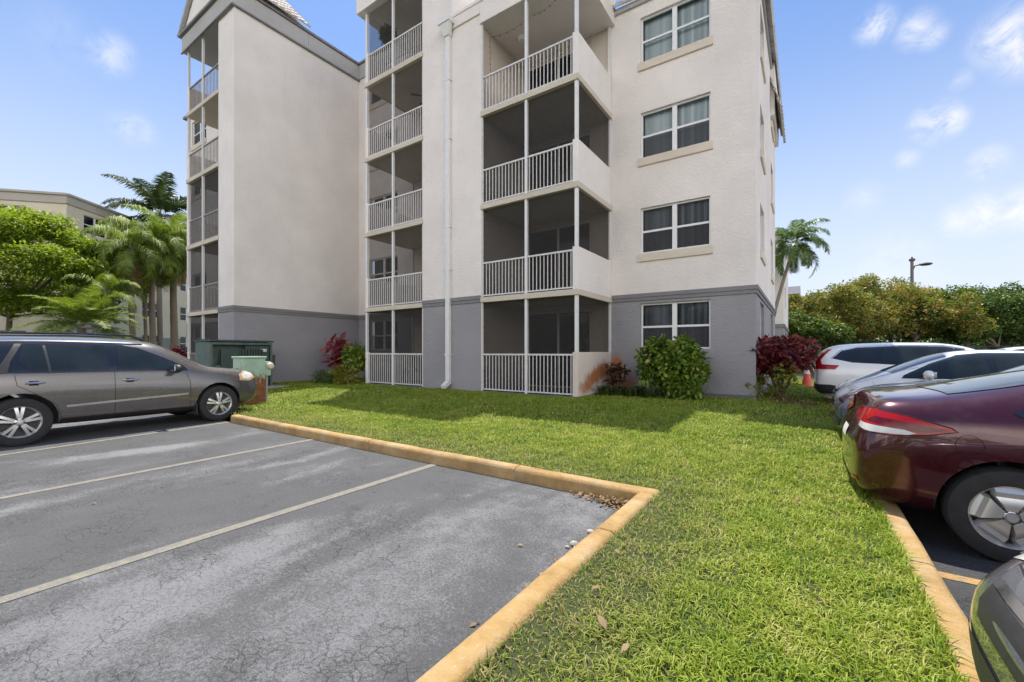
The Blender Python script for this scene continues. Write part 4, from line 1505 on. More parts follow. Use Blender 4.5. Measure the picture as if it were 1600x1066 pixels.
# ---- grey SUV beside the lawn
def grey_suv():
    paint = carpaint('warm_grey_paint', (.125, .118, .116), .5, .27)
    th = R(94)
    root = thing('parked_car', 'grey estate-bodied SUV with silver split-spoke wheels, nose to the lawn beside the green utility box', 'car', (-10.61, 2.39, 0), th, local=True)
    wr = .358
    st = [
        # x    zb   w0   z1   w1   z2   w2   z3   w3   z4   w4   z5   w5   z6
        (-2.360, 0.460, 0.600, 0.560, 0.700, 0.740, 0.740, 0.900, 0.700, 1.045, 0.640, 1.185, 0.580, 1.205),
        (-2.280, 0.360, 0.740, 0.520, 0.840, 0.760, 0.860, 1.000, 0.820, 1.185, 0.720, 1.365, 0.640, 1.395),
        (-2.050, 0.300, 0.820, 0.500, 0.910, 0.780, 0.925, 1.060, 0.900, 1.365, 0.740, 1.565, 0.600, 1.605),
        (-1.700, 0.270, 0.850, 0.480, 0.930, 0.780, 0.945, 1.060, 0.920, 1.415, 0.740, 1.605, 0.600, 1.655),
        (-1.360, 0.250, 0.860, 0.460, 0.940, 0.780, 0.950, 1.050, 0.925, 1.435, 0.740, 1.615, 0.600, 1.670),
        (-0.700, 0.240, 0.865, 0.440, 0.935, 0.760, 0.945, 1.035, 0.920, 1.445, 0.735, 1.625, 0.600, 1.680),
        (0.000, 0.240, 0.865, 0.430, 0.930, 0.740, 0.940, 1.015, 0.915, 1.425, 0.730, 1.605, 0.590, 1.665),
        (0.420, 0.240, 0.865, 0.430, 0.930, 0.730, 0.940, 1.005, 0.910, 1.375, 0.740, 1.570, 0.600, 1.630),
        (0.800, 0.240, 0.865, 0.430, 0.930, 0.720, 0.940, 0.995, 0.905, 1.215, 0.780, 1.350, 0.640, 1.410),
        (1.160, 0.240, 0.860, 0.430, 0.930, 0.715, 0.940, 0.985, 0.890, 1.080, 0.800, 1.130, 0.680, 1.170),
        (1.360, 0.250, 0.855, 0.430, 0.930, 0.715, 0.940, 0.985, 0.880, 1.050, 0.780, 1.080, 0.640, 1.110),
        (1.750, 0.270, 0.830, 0.440, 0.915, 0.685, 0.925, 0.940, 0.850, 1.015, 0.740, 1.050, 0.580, 1.075),
        (2.050, 0.300, 0.760, 0.420, 0.850, 0.622, 0.860, 0.855, 0.780, 0.955, 0.680, 0.995, 0.520, 1.020),
        (2.170, 0.330, 0.620, 0.420, 0.750, 0.595, 0.780, 0.820, 0.720, 0.900, 0.640, 0.945, 0.500, 0.965),
        (2.235, 0.380, 0.480, 0.440, 0.620, 0.565, 0.670, 0.750, 0.640, 0.820, 0.560, 0.860, 0.440, 0.870),
    ]
    c = Car(root, st, paint, (1.35, -1.35), wr, .8, arch=1.14)
    # glass band with black pillars, then the panes
    band = [(-2.190, 1.110), (-2.270, 1.260), (-2.150, 1.470), (-1.670, 1.535), (-0.870, 1.550), (-0.190, 1.535), (0.110, 1.470), (0.470, 1.293), (0.760, 1.135), (0.830, 1.045), (0.030, 1.055), (-1.070, 1.073), (-1.920, 1.093)]
    p1 = [(-0.230, 1.093), (-0.170, 1.510), (0.080, 1.440), (0.410, 1.293), (0.660, 1.156), (0.700, 1.081)]
    p2 = [(-1.230, 1.106), (-1.350, 1.260), (-1.270, 1.520), (-0.350, 1.515), (-0.330, 1.097)]
    p3 = [(-2.120, 1.139), (-2.170, 1.260), (-2.070, 1.450), (-1.510, 1.505), (-1.570, 1.260), (-1.420, 1.118)]
    pil = [(-1.60, 1.08), (-1.36, 1.52), (-1.29, 1.52), (-1.43, 1.25), (-1.47, 1.08)]
    for fr in ('R', 'L'):
        c.decal('pillar_trim', band, GLOSSB, fr, .003)
        for p in (p1, p2, p3):
            c.decal('side_window', p, CARGLASS, fr, .006)
        b = c.line([(-1.03, 1.07), (-1.06, 1.50)], .03, fr, off=.008); b.build('window_divider', BLACKP, root)
        c.decal('pillar_cover', pil, BLACKP, fr, .008)
        c.decal('sill_cladding', [(-.93, .245), (-.91, .345), (.90, .345), (.92, .245)], BLACKP, fr, .006)
        b = c.line([(-.86, .545), (-.5, .56), (.8, .605)], .034, fr, off=.010); b.build('side_moulding', pm('satin_moulding', (.42, .40, .39), .3, metal=.4), root, smooth=True)
        # roof rail
        sd = -1 if fr == 'R' else 1
        rr = MB(); rr.tube([(-1.95, sd * .60, 1.60), (-1.8, sd * .60, 1.675), (-.6, sd * .60, 1.70), (.05, sd * .59, 1.685), (.22, sd * .59, 1.60)], .019, 8)
        rr.build('roof_rail', GLOSSB, root, smooth=True)
    c.seams([('R', [(-.26, 1.55), (-.27, .9), (-.27, .345)]), ('R', [(-1.40, 1.06), (-1.38, .90), (-1.16, .74), (-.97, .58), (-.90, .345)]),
             ('R', [(.78, 1.0), (.84, .82), (.84, .345)]), ('R', [(-.88, .35), (.98, .35)]), ('R', [(1.75, .92), (1.78, .62), (1.76, .55)])])
    c.decal('windscreen', [(1.06, -.72), (.55, -.60), (.50, 0), (.55, .60), (1.06, .72), (1.12, 0)], CARGLASS2, 'T', .005)
    for sd, a in ((-1, 1), (1, -1)):
        fr = Car.corner(2.0, sd * .75, -.62, -sd * .78)
        hl = [(-.27, .80), (-.22, .93), (.04, 1.0), (.42, 1.035), (.36, .95), (.14, .84), (-.06, .78)]
        if sd > 0: hl = [(-u, v) for u, v in hl]
        c.decal('headlight', [(-u, v) for u, v in hl], AMBER, fr, .006)
        c.decal('lamp_lens', [(-u * .6 + (.03 if sd < 0 else -.03), v * .7 + .27) for u, v in hl], CLEARLENS, fr, .009)
    c.decal('grille', [(-.42, .60), (-.45, .74), (.45, .74), (.42, .60)], BLACKP, 'F', .006)
    c.decal('lower_grille', [(-.62, .40), (-.66, .52), (.66, .52), (.62, .40)], BLACKP, 'F', .006)
    for fr, u in (('B', -1), ('B', 1)):
        c.decal('tail_light', [(u * .48, .98), (u * .48, 1.16), (u * .74, 1.2), (u * .78, .98)], REDLENS, 'B', .006)
    c.decal('rear_window', [(-.56, 1.2), (-.5, 1.40), (.5, 1.40), (.56, 1.2)], CARGLASS, 'B', .006)
    c.wheels(.82, 'split', .235, .235)
    mirror(root, .58, -.90, 1.07, -1, BLACKP); mirror(root, .58, .90, 1.07, 1, BLACKP)
    for sd in (-1, 1):
        handle(root, c, -.06, .915, sd, CHROME); handle(root, c, -1.20, .93, sd, CHROME)
    # mud flaps
    m = MB()
    for sd in (-1, 1):
        m.box(-1.80, -1.78, sd * .84 - .10, sd * .84 + .08, .2, .42); m.box(.93, .95, sd * .84 - .10, sd * .84 + .08, .2, .40)
    # hung behind each wheel, one piece per corner
    for k in range(4):
        q = MB(); q.v = m.v[k * 8:(k + 1) * 8]; q.f = [tuple(i - k * 8 for i in f) for f in m.f[k * 6:(k + 1) * 6]]; q.m = [0] * 6
        q.build('mud_flap', BLACKP, root)
    return root


SED = [
    (-2.225, 0.400, 0.500, 0.460, 0.600, 0.560, 0.670, 0.650, 0.660, 0.700, 0.600, 0.720, 0.500, 0.725),
    (-2.175, 0.330, 0.660, 0.450, 0.770, 0.602, 0.820, 0.730, 0.800, 0.790, 0.730, 0.825, 0.620, 0.840),
    (-2.10, 0.300, 0.720, 0.460, 0.820, 0.681, 0.860, 0.905, 0.810, 1.035, 0.720, 1.095, 0.620, 1.105),
    (-1.97, 0.260, 0.770, 0.450, 0.860, 0.718, 0.885, 0.950, 0.865, 1.085, 0.760, 1.135, 0.660, 1.155),
    (-1.72, 0.230, 0.800, 0.450, 0.885, 0.712, 0.895, 0.970, 0.880, 1.090, 0.780, 1.145, 0.670, 1.170),
    (-1.360, 0.210, 0.825, 0.430, 0.890, 0.684, 0.900, 0.960, 0.880, 1.130, 0.770, 1.225, 0.620, 1.255),
    (-0.850, 0.190, 0.830, 0.420, 0.885, 0.660, 0.895, 0.925, 0.875, 1.230, 0.700, 1.355, 0.570, 1.390),
    (-0.250, 0.190, 0.830, 0.420, 0.880, 0.660, 0.890, 0.920, 0.870, 1.280, 0.680, 1.405, 0.560, 1.445),
    (0.380, 0.190, 0.830, 0.420, 0.880, 0.650, 0.890, 0.910, 0.865, 1.250, 0.680, 1.370, 0.560, 1.415),
    (0.860, 0.190, 0.830, 0.420, 0.880, 0.640, 0.890, 0.905, 0.860, 1.100, 0.740, 1.170, 0.610, 1.210),
    (1.240, 0.190, 0.825, 0.420, 0.880, 0.630, 0.890, 0.890, 0.850, 0.965, 0.770, 0.995, 0.650, 1.025),
    (1.400, 0.200, 0.820, 0.420, 0.880, 0.630, 0.890, 0.870, 0.845, 0.940, 0.760, 0.965, 0.620, 0.990),
    (1.750, 0.220, 0.790, 0.410, 0.870, 0.600, 0.880, 0.790, 0.820, 0.870, 0.720, 0.900, 0.570, 0.925),
    (2.040, 0.250, 0.700, 0.390, 0.800, 0.540, 0.810, 0.690, 0.760, 0.760, 0.660, 0.790, 0.500, 0.810),
    (2.200, 0.290, 0.560, 0.380, 0.660, 0.500, 0.670, 0.600, 0.620, 0.655, 0.540, 0.680, 0.400, 0.690),
    (2.270, 0.330, 0.420, 0.400, 0.500, 0.480, 0.520, 0.540, 0.480, 0.580, 0.420, 0.600, 0.300, 0.605),
]
W_F = [(-.02, .965), (.03, 1.345), (.30, 1.315), (.62, 1.185), (.93, 1.0), (.98, .955)]
W_R = [(-.92, .985), (-1.10, 1.10), (-.86, 1.29), (-.45, 1.35), (-.08, 1.355), (-.11, .965)]
W_Q = [(-1.26, 1.075), (-1.12, 1.14), (-.98, 1.0), (-1.20, 1.02)]
W_BAND = [(-1.33, 1.06), (-1.10, 1.185), (-.85, 1.31), (-.45, 1.37), (.05, 1.37), (.33, 1.335), (.67, 1.19), (1.02, .985), (1.06, .93), (.3, .94), (-.6, .955), (-1.2, .985)]


def sedan(name, label, cat, loc, rz, paint, stations=None, group=None, style='wide', wr=.318, tail=True, headmat=None, rimr=None, sub=3, cab=0., hl_shift=(0., 0.)):
    root = thing(name, label, cat, loc, rz, group, local=True)

    def cx(x):
        return x + cab * min(1, max(0, (x + 1.9) / .8)) * min(1, max(0, (1.75 - x) / .5))

    def mp(poly):
        return [(cx(u), v) for u, v in poly]
    stations = [(cx(q[0]),) + tuple(q[1:]) for q in (stations or SED)]
    c = Car(root, stations, paint, (1.35, -1.35), wr, .78, arch=1.14, sub=sub)
    for fr in ('R', 'L'):
        c.decal('pillar_trim', mp(W_BAND), GLOSSB, fr, .004, step=.03)
        for p in (W_F, W_R, W_Q):
            c.decal('side_window', mp(p), CARGLASS, fr, .006)
        c.decal('sill_trim', [(-.93, .2), (-.91, .26), (.92, .26), (.94, .2)], BLACKP, fr, .005)
    c.seams([('R', [(-.06, 1.38), (-.07, .8), (-.07, .27)]), ('R', [(-.95, .96), (-1.12, .90), (-1.0, .62), (-.92, .27)]),
             ('R', [(1.0, .93), (1.02, .6), (.98, .27)]), ('R', [(-.92, .275), (.98, .275)]),
             ('R', [(1.73, .86), (1.70, .60), (1.68, .5)]),
             ('T', [(1.12, -.70), (1.7, -.68), (2.12, -.50), (2.2, 0), (2.12, .50), (1.7, .68), (1.12, .70)])])
    c.decal('windscreen', mp([(1.17, -.70), (.80, -.62), (.45, -.545), (.42, 0), (.45, .545), (.80, .62), (1.17, .70), (1.24, 0)]), CARGLASS2, 'T', .005)
    c.decal('rear_window', mp([(-1.62, -.60), (-1.25, -.575), (-.93, -.52), (-.90, 0), (-.93, .52), (-1.25, .575), (-1.62, .60), (-1.70, 0)]), CARGLASS2, 'T', .005)
    c.wheels(.785, style, .205, rimr)
    mirror(root, cx(.74), -.87, .985, -1, paint); mirror(root, cx(.74), .87, .985, 1, paint)
    for sd in (-1, 1):
        handle(root, c, .10, .83, sd, paint); handle(root, c, -.86, .85, sd, paint)
    for sd in (-1, 1):
        fr = Car.corner(1.95, sd * .70, -.6, -sd * .8)
        hl = [(-.30, .62), (-.24, .70), (.0, .755), (.26, .83), (.20, .745), (.02, .655), (-.15, .61)]
        k = -1 if sd < 0 else 1
        hl = [(u + hl_shift[0], v + hl_shift[1]) for u, v in hl]
        c.decal('headlight', [(k * u, v) for u, v in hl], headmat or CLEARLENS, fr, .006)
        lx, lz = -.08 + hl_shift[0], .69 + hl_shift[1]
        c.decal('lamp_lens', [(k * (lx + .055 * math.cos(a)), lz + .045 * math.sin(a)) for a in [2 * math.pi * i / 14 for i in range(14)]], CHROME, fr, .010, step=.03)
    c.decal('grille', [(-.36, .56), (-.42, .66), (.42, .66), (.36, .56)], BLACKP, 'F', .006)
    gb = c.line([(-.44, .672), (0, .68), (.44, .672)], .022, 'F', off=.010); gb.build('grille_bar', CHROME, root, smooth=True)
    c.decal('lower_grille', [(-.50, .345), (-.58, .46), (.58, .46), (.50, .345)], BLACKP, 'F', .006)
    if tail:
        for sd in (-1, 1):
            k = 1 if sd < 0 else -1
            fr = Car.corner(-1.97, sd * .70, .55, -sd * .83)
            tl = [(-.44, .955), (-.30, 1.02), (-.08, 1.035), (.14, 1.0), (.36, .93), (.39, .905), (.26, .868), (.08, .842), (-.10, .848), (-.26, .88)]
            t = c.decal('tail_light', [(-k * u, v) for u, v in tl], REDLENS, fr, .007, step=.03)
            g = c.line([(-k * u, v) for u, v in tl + tl[:1]], .007, fr, off=.009); g.build('lamp_gap', GAP, t, recalc=False)
            dk = [(-.05, .975), (.16, .95), (.35, .912), (.26, .885), (.20, .885), (.08, .905), (-.12, .935)]
            c.decal('lamp_inner', [(-k * u, v) for u, v in dk], lens('dark_red_lens', (.12, .004, .006)), fr, .0085, step=.03, parent=t)
            rv = [(-.20, .872), (-.19, .915), (.14, .893), (.20, .872), (.16, .857), (-.06, .853)]
            c.decal('reversing_lens', [(-k * u, v) for u, v in rv], CLEARLENS, fr, .010, step=.03, parent=t)
            c.decal('reflector', [(k * .0 + sd * .52, .40), (sd * .52, .435), (sd * .70, .45), (sd * .70, .415)], REDLENS, 'B', .006)
        c.decal('number_plate', [(-.155, .70), (-.155, .80), (.155, .80), (.155, .70)], pm('plate_white', (.6, .6, .58), .5), 'B', .010)
        c.decal('bumper_trim', [(-.60, .335), (-.64, .40), (.64, .40), (.60, .335)], BLACKP, 'B', .006)
        c.seams([('T', [(-1.72, -.60), (-1.95, -.66), (-2.24, -.60)]), ('T', [(-1.72, .60), (-1.95, .66), (-2.24, .60)]),
                 ('B', [(-.62, .96), (-.60, .84), (-.50, .66), (.50, .66), (.60, .84), (.62, .96)]),
                 ('R', [(-1.735, .64), (-1.80, .72), (-1.95, .735), (-2.12, .73)])], w=.004, both=True)
    return root, c


def build_cars():
    grey_suv()
    maroon = carpaint('maroon_paint', (.062, .007, .012), .45, .2)
    r, c = sedan('parked_car', 'dark maroon saloon with red wraparound tail light, boot overhanging the kerb', 'car', (2.55, 5.33, -.1), 0, maroon, wr=.335, rimr=.218)
    # round fuel flap
    fl = [(-1.56 + .075 * math.cos(2 * math.pi * k / 24), .815 + .075 * math.sin(2 * math.pi * k / 24)) for k in range(25)]
    b = c.line(fl, .003, 'R'); b.build('fuel_flap', GAP, r, recalc=False)
    charcoal = carpaint('charcoal_paint', (.17, .185, .205), .6, .25)
    sedan('parked_car', 'charcoal car nearest the camera, its front corner at the lower right edge', 'car', (2.77, 1.84, -.1), R(180), charcoal, tail=False, hl_shift=(.16, .05))
    blue = carpaint('blue_grey_paint', (.06, .075, .12), .5, .25)
    sedan('parked_car', 'blue-grey saloon behind the maroon car, nose to the kerb', 'car', (2.64, 8.05, 0.02), R(180), blue, tail=False, cab=-.55)
    white = carpaint('white_paint', (.74, .74, .73), .0, .3)
    sedan('parked_car', 'white saloon nose to the kerb, parked between the blue-grey car and white SUV', 'car', (2.74, 10.75, .01), R(180), white, tail=False, style='plain', cab=.3)
    # white SUV, tail to the kerb
    root = thing('parked_car', 'white SUV with tall upright red tail light, tail to the kerb behind the white saloon', 'car', (2.52, 13.6, 0), 0, local=True)
    st = []
    for k, s in enumerate(grey_st()):
        st.append(tuple(v * 1.0 if j in (1, 3, 5, 7, 9, 11, 13) else v for j, v in enumerate(s)))
    c = Car(root, st, white, (1.33, -1.33), .35, .8, arch=1.15, sub=3)
    band = [(-1.98, 1.24), (-1.80, 1.42), (-1.5, 1.50), (-.7, 1.535), (-.02, 1.52), (.28, 1.455), (.64, 1.28), (.92, 1.12), (.97, 1.06), (.2, 1.085), (-.9, 1.115), (-1.6, 1.15)]
    panes = [[(-.04, 1.11), (.0, 1.49), (.25, 1.43), (.58, 1.28), (.83, 1.13), (.86, 1.085)], [(-1.05, 1.14), (-1.10, 1.47), (-.13, 1.495), (-.14, 1.115)], [(-1.85, 1.255), (-1.72, 1.39), (-1.2, 1.465), (-1.15, 1.15)]]
    for fr in ('R', 'L'):
        c.decal('pillar_trim', band, GLOSSB, fr, .003)
        for p in panes: c.decal('side_window', p, CARGLASS, fr, .006)
        b = c.line([(-2.0, 1.24), (-1.82, 1.43), (-1.5, 1.515), (-.7, 1.55), (-.02, 1.535), (.3, 1.465)], .014, fr, off=.008); b.build('window_trim', CHROME, root)
        c.decal('sill_cladding', [(-.93, .25), (-.91, .42), (.90, .42), (.92, .25)], BLACKP, fr, .006)
    c.arch_lips(BLACKP, .06, ('R', 'L'), 1.15)
    c.seams([('R', [(-.09, 1.5), (-.10, .9), (-.10, .42)]), ('R', [(-1.06, 1.03), (-1.1, .9), (-.93, .62), (-.88, .42)]), ('R', [(.95, 1.0), (.99, .82), (.98, .42)])])
    c.decal('windscreen', [(1.06, -.72), (.55, -.60), (.50, 0), (.55, .60), (1.06, .72), (1.12, 0)], CARGLASS2, 'T', .005)
    for sd in (-1, 1):
        k = 1 if sd < 0 else -1
        fr = Car.corner(-2.15, sd * .75, .72, -sd * .69)
        t = [(-.20, .98), (-.18, 1.14), (-.10, 1.46), (.02, 1.46), (-.04, 1.20), (.02, 1.10), (.30, 1.08), (.26, .98)]
        c.decal('tail_light', [(-k * u, v) for u, v in t], REDLENS, fr, .007, step=.03)
        c.decal('corner_cladding', [(-k * u, v) for u, v in [(-.5, .40), (-.5, .62), (.2, .62), (.50, .56), (.46, .40)]], BLACKP, fr, .007)
    c.decal('rear_window', [(-.60, 1.10), (-.52, 1.40), (.52, 1.40), (.60, 1.10)], CARGLASS, 'B', .006)
    c.decal('bumper_cladding', [(-.70, .36), (-.74, .58), (.74, .58), (.70, .36)], BLACKP, 'B', .006)
    c.wheels(.82, 'plain', .23, .235)
    mirror(root, .78, -.90, 1.05, -1, white); mirror(root, .78, .90, 1.05, 1, white)
    for sd in (-1, 1):
        handle(root, c, .12, .91, sd, CHROME); handle(root, c, -.86, .92, sd, CHROME)
    # another pale car, its roof just showing beyond
    sedan('parked_car', 'white car farthest along the row, only its roof showing beyond the white SUV', 'car', (4.7, 16.6, .12), R(180), white, tail=False, style='plain', sub=2)


def grey_st():
    return [
        (-2.32, .50, .60, .58, .70, .74, .76, .90, .74, 1.05, .68, 1.16, .60, 1.18),
        (-2.25, .40, .74, .54, .84, .76, .87, .98, .84, 1.16, .74, 1.30, .64, 1.33),
        (-2.05, .32, .82, .50, .91, .78, .92, 1.03, .90, 1.32, .75, 1.50, .62, 1.55),
        (-1.70, .27, .85, .48, .925, .78, .935, 1.03, .915, 1.38, .74, 1.55, .61, 1.60),
        (-1.36, .25, .86, .46, .93, .77, .94, 1.02, .92, 1.41, .74, 1.57, .60, 1.62),
        (-.70, .24, .865, .44, .925, .75, .935, 1.01, .915, 1.42, .73, 1.58, .60, 1.635),
        (.0, .24, .865, .43, .92, .73, .93, .99, .91, 1.40, .73, 1.56, .59, 1.62),
        (.42, .24, .865, .43, .92, .72, .93, .985, .905, 1.33, .74, 1.48, .60, 1.54),
        (.80, .24, .865, .43, .92, .71, .93, .98, .90, 1.18, .78, 1.28, .64, 1.33),
        (1.16, .24, .86, .43, .92, .71, .93, .965, .885, 1.04, .80, 1.08, .68, 1.12),
        (1.36, .25, .855, .43, .92, .70, .93, .95, .875, 1.01, .78, 1.05, .64, 1.08),
        (1.75, .27, .83, .44, .905, .66, .915, .89, .845, .965, .74, 1.0, .58, 1.025),
        (2.05, .30, .76, .42, .84, .58, .85, .77, .77, .85, .68, .89, .52, .915),
        (2.20, .33, .62, .42, .71, .54, .72, .66, .65, .73, .58, .77, .44, .785),
        (2.28, .38, .48, .44, .55, .52, .57, .60, .53, .65, .46, .68, .34, .69),
    ]


build_cars()
# ------------------------------------------------------------------ vegetation
def leaf_mesh(name, centers, size, mat, parent, aspect=.45, up=.5, fold=.18, jitter=.35, outward=None, droop=0.):
    """one bent rhombic leaf of 6 vertices per centre"""
    n = len(centers)
    c = np.asarray(centers, float)
    d = RNG.normal(size=(n, 3)); d[:, 2] *= .6
    if outward is not None: d += np.asarray(outward) * 1.2
    d[:, 2] -= droop
    d /= np.linalg.norm(d, axis=1)[:, None] + 1e-9
    nn = RNG.normal(size=(n, 3)) * (1 - up); nn[:, 2] += up + .2
    s = np.cross(d, nn); s /= np.linalg.norm(s, axis=1)[:, None] + 1e-9
    nn = np.cross(s, d)
    L = size * RNG.uniform(1 - jitter, 1 + jitter, n)[:, None]; w = L * aspect * .5
    a = c
    m1 = c + d * L * .38 + s * w + nn * w * fold * 2; m2 = c + d * L * .38 - s * w + nn * w * fold * 2
    k1 = c + d * L * .40
    m3 = c + d * L * .72 + s * w * .75 - nn * L * .05; m4 = c + d * L * .72 - s * w * .75 - nn * L * .05
    t = c + d * L - nn * L * .16
    V = np.stack([a, m1, m2, m3, m4, t], 1).reshape(-1, 3)
    b = np.arange(n) * 6
    F = np.concatenate([np.stack([b, b + 1, b + 2, b + 2], 1)[:, :3]])
    F = np.concatenate([np.stack([b, b + 1, b + 3, b + 2], 1), np.stack([b + 2, b + 3, b + 5, b + 4], 1)])
    return np_mesh(name, V, F, mat, parent)


def blob_points(blobs, n, shell=.55):
    """points in a set of ellipsoids (cx,cy,cz,rx,ry,rz), denser near their skins"""
    vol = np.array([b[3] * b[4] * b[5] for b in blobs]) ** .67
    pick = RNG.choice(len(blobs), n, p=vol / vol.sum())
    B = np.array(blobs)[pick]
    d = RNG.normal(size=(n, 3)); d /= np.linalg.norm(d, axis=1)[:, None]
    r = shell + (1 - shell) * RNG.random(n) ** .7
    r *= 1 + .12 * RNG.normal(size=n)
    return B[:, :3] + d * r[:, None] * B[:, 3:], d


def branchy(mb, base, tips, r0, n=7):
    base = Vector(base)
    for t in tips:
        t = Vector(t); pts = []
        for k in range(6):
            f = k / 5
            q = base.lerp(t, f); q.z = base.z + (t.z - base.z) * (f ** .85)
            q += Vector((random.uniform(-1, 1), random.uniform(-1, 1), 0)) * .05 * (t - base).length * f * (1 - f) * 2
            pts.append(q)
        mb.tube(pts, [r0 * (1 - .8 * k / 5) for k in range(6)], n)


GREEN_BRIGHT = leafmat('bright_canopy_leaf', [(.05, (.075, .13, .015)), (.35, (.16, .25, .025)), (.7, (.27, .35, .04)), (1, (.40, .42, .08))], .45)
GREEN_DEEP = leafmat('deep_green_leaf', [(.05, (.025, .05, .012)), (.5, (.075, .135, .028)), (.8, (.14, .21, .045)), (1, (.24, .30, .08))], .3)
GREEN_MID = leafmat('mid_green_leaf', [(.05, (.035, .07, .015)), (.4, (.08, .14, .025)), (.75, (.15, .21, .045)), (1, (.24, .28, .07))], .35)
AUTUMN = leafmat('autumn_tinged_leaf', [(.05, (.06, .10, .02)), (.40, (.13, .195, .033)), (.58, (.23, .24, .05)), (.78, (.42, .26, .07)), (1, (.54, .34, .15))], .35)
CROTON = leafmat('red_croton_leaf', [(.05, (.045, .012, .016)), (.4, (.13, .022, .028)), (.75, (.24, .035, .04)), (1, (.30, .12, .04))], .25, .35)
CROTON_Y = leafmat('yellow_croton_leaf', [(.05, (.08, .11, .015)), (.5, (.24, .24, .03)), (1, (.48, .42, .10))], .3, .4)
VARIEG = leafmat('variegated_leaf', [(.05, (.055, .11, .014)), (.45, (.13, .215, .025)), (.75, (.21, .29, .04)), (.88, (.46, .45, .12)), (1, (.58, .54, .22))], .3, .3, patch=2.5)
TI_RED = leafmat('ti_plant_leaf', [(.1, (.10, .012, .022)), (.6, (.26, .03, .045)), (1, (.36, .08, .07))], .3, .35)
BRONZE = leafmat('bronze_leaf', [(.1, (.035, .02, .012)), (.6, (.10, .05, .025)), (1, (.18, .10, .04))], .2, .45)
LILY = leafmat('strap_leaf', [(.1, (.04, .065, .018)), (.6, (.12, .17, .04)), (1, (.34, .34, .16))], .25, .4)
PALM = leafmat('palm_leaflet', [(.05, (.06, .11, .02)), (.5, (.15, .22, .035)), (.85, (.26, .32, .06)), (1, (.40, .38, .13))], .35, .6)
PALMD = leafmat('dark_palm_leaflet', [(.05, (.02, .035, .014)), (.6, (.05, .08, .03)), (1, (.10, .13, .05))], .25, .4)
DRY = leafmat('dry_palm_leaf', [(.1, (.15, .09, .045)), (.6, (.27, .18, .09)), (1, (.38, .27, .15))], .2, .7)
BARK = barkmat('grey_bark', (.19, .16, .125))
PBARK = barkmat('palm_bark', (.24, .20, .16), 14)
DARKBARK = barkmat('brown_bark', (.12, .09, .065))


def tree(name, label, loc, trunk_h, r, blobs, n, size, mat, group=None, bark=BARK, shell=.5, aspect=.5, up=.45, trunks=1, cat='tree'):
    x, y = loc
    root = thing(name, label, cat, (x, y, 0), group=group)
    b = MB()
    for k in range(trunks):
        a = 6.28 * k / max(1, trunks); o = .25 * (trunks > 1)
        bx, by = x + o * math.cos(a), y + o * math.sin(a)
        top = Vector((x + random.uniform(-.2, .2) + o * 3 * math.cos(a), y + random.uniform(-.2, .2) + o * 3 * math.sin(a), trunk_h))
        b.tube([(bx, by, -.15), (bx + random.uniform(-.06, .06), by, trunk_h * .5), top], [r * 1.25, r, r * .8], 10)
        tips = [(q[0], q[1], q[2]) for q in random.sample(blobs, min(len(blobs), 7))]
        branchy(b, top, tips, r * .62)
    b.build('trunk', bark, root, smooth=True)
    p, d = blob_points(blobs, n, shell)
    leaf_mesh('crown', p, size, mat, root, aspect=aspect, up=up, outward=d * .5)
    return root


def crown_blobs(c, R_, n, rb, flat=.75, seed=0):
    """clumps over a big ellipsoid: a crown with an uneven outline"""
    rr = random.Random(seed); out = []
    for k in range(n):
        u = rr.uniform(-.55, 1); a = rr.uniform(0, 6.283); q = math.sqrt(max(0, 1 - u * u)); f = rr.uniform(.55, .98)
        s = rr.uniform(.65, 1.3) * rb
        out.append((c[0] + R_[0] * q * math.cos(a) * f, c[1] + R_[1] * q * math.sin(a) * f, c[2] + R_[2] * u * f, s, s, s * flat))
    return out


def frond(V, F, M, base, az, el, length, droop, nl=34, ll=.55, lw=.035, hang=.5, mi=0, curl=1.0, rach=.018):
    """a pinnate frond: arched rachis strip with paired narrow leaflets, each bent in the middle"""
    dirh = np.array([math.cos(az), math.sin(az), 0]); side = np.array([-dirh[1], dirh[0], 0])
    pts = []; p = np.array(base, float); e = el
    N_ = 14
    for k in range(N_ + 1):
        pts.append(p.copy())
        p = p + (dirh * math.cos(e) + np.array([0, 0, math.sin(e)])) * length / N_
        e -= droop / N_ * (0.5 + 1.0 * k / N_ * curl)
    pts = np.array(pts)
    b0 = len(V)
    for k in range(N_ + 1):
        w = rach * (1 - .85 * k / N_)
        V.append(pts[k] + side * w); V.append(pts[k] - side * w)
    for k in range(N_):
        i = b0 + 2 * k
        F.append((i, i + 1, i + 3, i + 2)); M.append(1)
    for j in range(nl):
        t = .14 + .86 * (j + .5) / nl; f = t * N_; k = min(N_ - 1, int(f)); q = pts[k] + (pts[k + 1] - pts[k]) * (f - k)
        tang = pts[k + 1] - pts[k]; tang /= np.linalg.norm(tang)
        upv = np.cross(side, tang); upv = upv if upv[2] > 0 else -upv
        L = ll * (math.sin(math.pi * min(1, .18 + .82 * t)) * .75 + .3) * random.uniform(.85, 1.15)
        for s in (-1, 1):
            d = side * s * .80 + tang * .55 + upv * random.uniform(-.05, .35)
            d = d / np.linalg.norm(d)
            mid = q + d * L * .45; d2 = d + np.array([0, 0, -hang * random.uniform(.7, 1.4)]); d2 /= np.linalg.norm(d2)
            tip = mid + d2 * L * .6
            wv = tang * lw * .5
            i = len(V)
            V.extend([q - wv * .6, q + wv * .6, mid + wv, mid - wv, tip])
            F.append((i, i + 1, i + 2, i + 3)); F.append((i + 3, i + 2, i + 4, i + 4)); M.extend([mi, mi])


